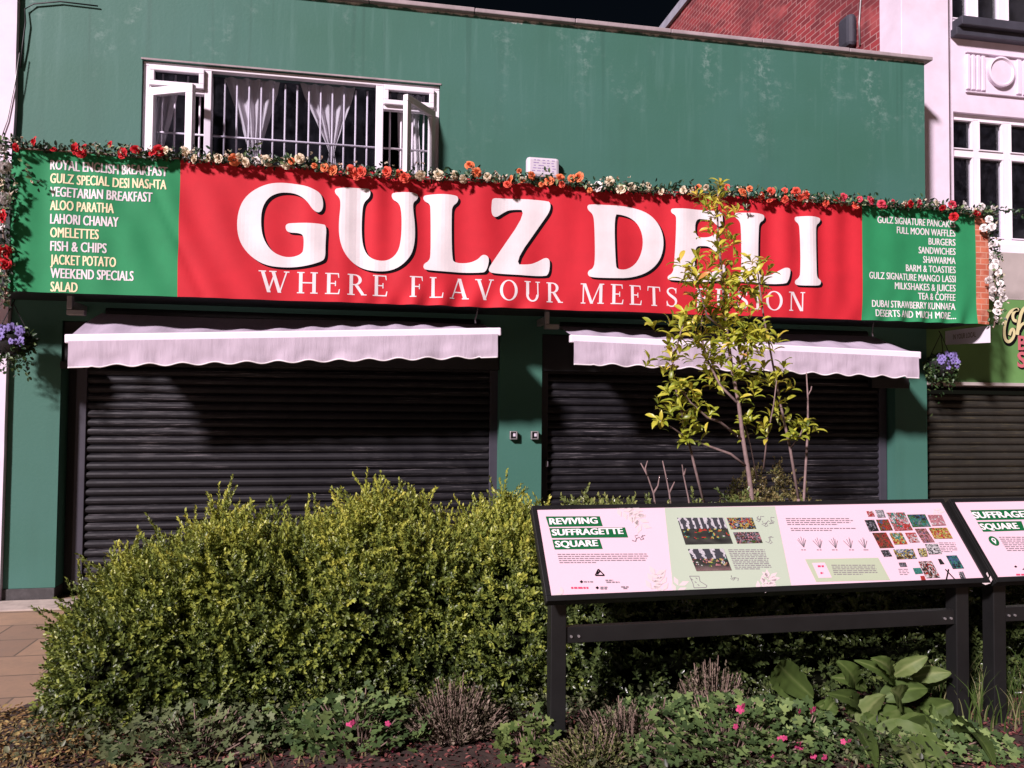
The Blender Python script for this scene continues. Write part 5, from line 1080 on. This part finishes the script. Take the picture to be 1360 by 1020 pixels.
# dock
DOCK = m_leaf('dock_leaf', [(0., (.030, .05, .012)), (.5, (.085, .135, .03)), (1., (.22, .26, .10))], .6, .3, .3)
dc = atZ(1185, 962); dk = thing('dock', (dc.x, dc.y, .04), 'large leaved green dock plant at the foot of the right board post', 'plant')
def dock_leaf(a, b, w, ya, yb, bend):
    pa, pb = atY(a[0], a[1], ya), atY(b[0], b[1], yb)
    if pa.z < .08: pa = atZ(a[0], a[1], .08)
    if pb.z < .13: pb = atZ(b[0], b[1], .13)
    ax = pb - pa; L = ax.length; side = ax.cross(Vector((random.uniform(-.3, .3), -1, .6))).normalized(); up = side.cross(ax).normalized()
    if up.z < 0: up = -up
    n, m = 12, 8; V = []; rn = []; base_r = random.uniform(.25, .7)
    for i in range(n + 1):
        u = i / n; wd = w * (math.sin(math.pi * min(1, u * .93 + .05)) ** .7) * (1 - .25 * u); cen = pa + ax * u + up * (bend * L * math.sin(math.pi * u)) + Vector((0, -.02, -.05 * u * u))
        for j in range(m + 1):
            v = j / m * 2 - 1; rip = (.007 * math.sin(u * 34 + abs(v) * 3) + .008 * noise.noise(Vector((u * 7, v * 4, a[0] * .3)))) * (abs(v) + .15); V.append(tuple(cen + side * (wd * v * .5) + up * (.25 * wd * abs(v) * .5 + rip))); rn.append(min(1, base_r + (.35 if j == m // 2 else 0) + .2 * noise.noise(Vector((u * 5, v * 3, a[0] * .1)))))
    Fq = [(i * (m + 1) + j, i * (m + 1) + j + 1, (i + 1) * (m + 1) + j + 1, (i + 1) * (m + 1) + j) for i in range(n) for j in range(m)]
    link('leaf', np_mesh('leaf', np.array(V), np.array(Fq), rn, True), DOCK, dk)
def a8(x, y): return 1020 + x / 4, 800 + y / 4
for a, b, w, bend in (((230, 500), (40, 262), 40, .1), ((450, 450), (355, 250), 32, .1), ((640, 400), (535, 235), 26, .1), ((655, 380), (830, 225), 22, .15), ((750, 395), (955, 312), 24, .1), ((585, 500), (830, 395), 32, .08), ((475, 560), (305, 420), 24, .1), ((470, 660), (610, 425), 28, .08), ((570, 630), (770, 530), 38, .1), ((640, 690), (900, 610), 40, .12), ((920, 640), (1190, 730), 38, .12), ((540, 700), (860, 660), 36, .12), ((690, 770), (970, 830), 40, .12), ((350, 640), (560, 810), 32, .12), ((610, 740), (810, 900), 36, .1), ((790, 600), (960, 470), 36, .08), ((800, 560), (900, 590), 26, .1), ((340, 520), (270, 560), 22, .1), ((500, 600), (420, 440), 34, .05), ((700, 560), (640, 400), 40, .05)):
    d = random.uniform(-.1, .06)
    if random.random() < .6: dock_leaf(a8(a[0] + random.uniform(-60, 60), a[1] + random.uniform(-20, 60)), a8(b[0] + random.uniform(-110, 90), b[1] + random.uniform(-30, 110)), w / F_PX * 3.6 * random.uniform(.7, 1.1), -3.46 + d, -3.5 + d, bend * random.uniform(.5, 1.6))
    dock_leaf(a8(*a), a8(*b), w / F_PX * 3.6 * 1.15, -3.5 + d, -3.58 + d + random.uniform(-.05, .05), bend)
# grass right of the boards
def blades(name, n, xr, yr, h, mat, label, cat):
    P = []; V = []; Fq = []; rn = []
    for k in range(n):
        x = random.uniform(*xr); y = random.uniform(*yr); hh = random.uniform(*h); a = random.uniform(0, 6.283); lx, ly = math.cos(a) * hh * random.uniform(.1, .55), math.sin(a) * hh * random.uniform(.1, .45); w = random.uniform(.003, .006); q = len(V); r_ = random.random()
        for i in range(5):
            u = i / 4; cx_, cy_, cz = x + lx * u * u, y + ly * u * u, bed_z(x, y) - .005 + hh * (u - .25 * u * u); ww = w * (1 - u * .92); V += [(cx_ - ww, cy_, cz), (cx_ + ww, cy_, cz)]; rn += [r_, r_]
        Fq += [(q + 2 * i, q + 2 * i + 1, q + 2 * i + 3, q + 2 * i + 2) for i in range(4)]
    return setp(link(name, np_mesh(name, np.array(V), np.array(Fq), rn), mat), label, cat, kind='stuff')
GRASS = m_leaf('grass_blade', [(0., (.03, .06, .012)), (.6, (.08, .13, .03)), (1., (.30, .27, .14))], .55, .25, .3)
blades('grass', 1500, (2.9, 4.9), (-3.75, -2.5), (.12, .42), GRASS, 'long loose grass growing round the posts at the right edge', 'grass')
blades('dry_grass', 500, (-1.7, .1), (-3.5, -2.9), (.03, .09), m_leaf('dry_blade', [(0., (.06, .06, .025)), (1., (.28, .22, .10))], .7, .2, .2), 'short dry grass at the left corner of the bed', 'grass')
# ground cover under the shrubs
def scatter_leaves(name, n, xr, yr, zadd, sz, mat, label, cat, tm=SMALL, flat=.25):
    P = np.stack([RNG.uniform(*xr, n), RNG.uniform(*yr, n), np.zeros(n)], 1); P[:, 2] = [bed_z(a, b) + zadd * random.random() for a, b in P[:, :2]]
    D = ball(n); D[:, 2] *= flat; N_ = ball(n) * .45; N_[:, 2] += 1; L = RNG.uniform(.6, 1.3, n) * sz
    o = leaf_obj(name, tm, P, D, N_, L, L * RNG.uniform(.35, .8, n), RNG.uniform(0, 1, n), mat); return setp(o, label, cat, kind='stuff')
scatter_leaves('bark_mulch', 15000, (-1.4, 4.5), (-4.3, -2.7), .015, .024, m_leaf('mulch_chip', [(0., (.03, .012, .012)), (.5, (.12, .035, .035)), (1., (.28, .11, .09))], .85, .02, .2), 'dark red bark mulch covering the planting bed', 'mulch')
scatter_leaves('leaf_litter', 3200, (-2.05, -.9), (-3.6, -2.5), .03, .030, m_leaf('litter_leaf', [(0., (.08, .045, .02)), (.5, (.22, .13, .05)), (1., (.34, .26, .10))], .8, .1, .2), 'dry brown leaf litter at the left corner of the bed', 'leaf litter')
scatter_leaves('creeping_plants', 4600, (-1.5, 1.2), (-3.35, -2.6), .14, .030, CREEP, 'low green creeping plants under the big shrub', 'ground cover', SMALL, .6)
scatter_leaves('weeds', 3600, (.9, 2.5), (-4.1, -2.9), .11, .030, CREEP, 'small weeds between the plants under the information boards', 'ground cover', SMALL, .6)
pts = [atZ(0, 973, .012), atZ(12, 983, .012), atZ(25, 993, .014), atZ(50, 1003, .012), atZ(78, 1014, .012)]
setp(MB().tube(pts, .005, 6).build('string', M['string'], None, pts[2], smooth=True), 'pale loose string lying on the paving at the lower left corner', 'string')
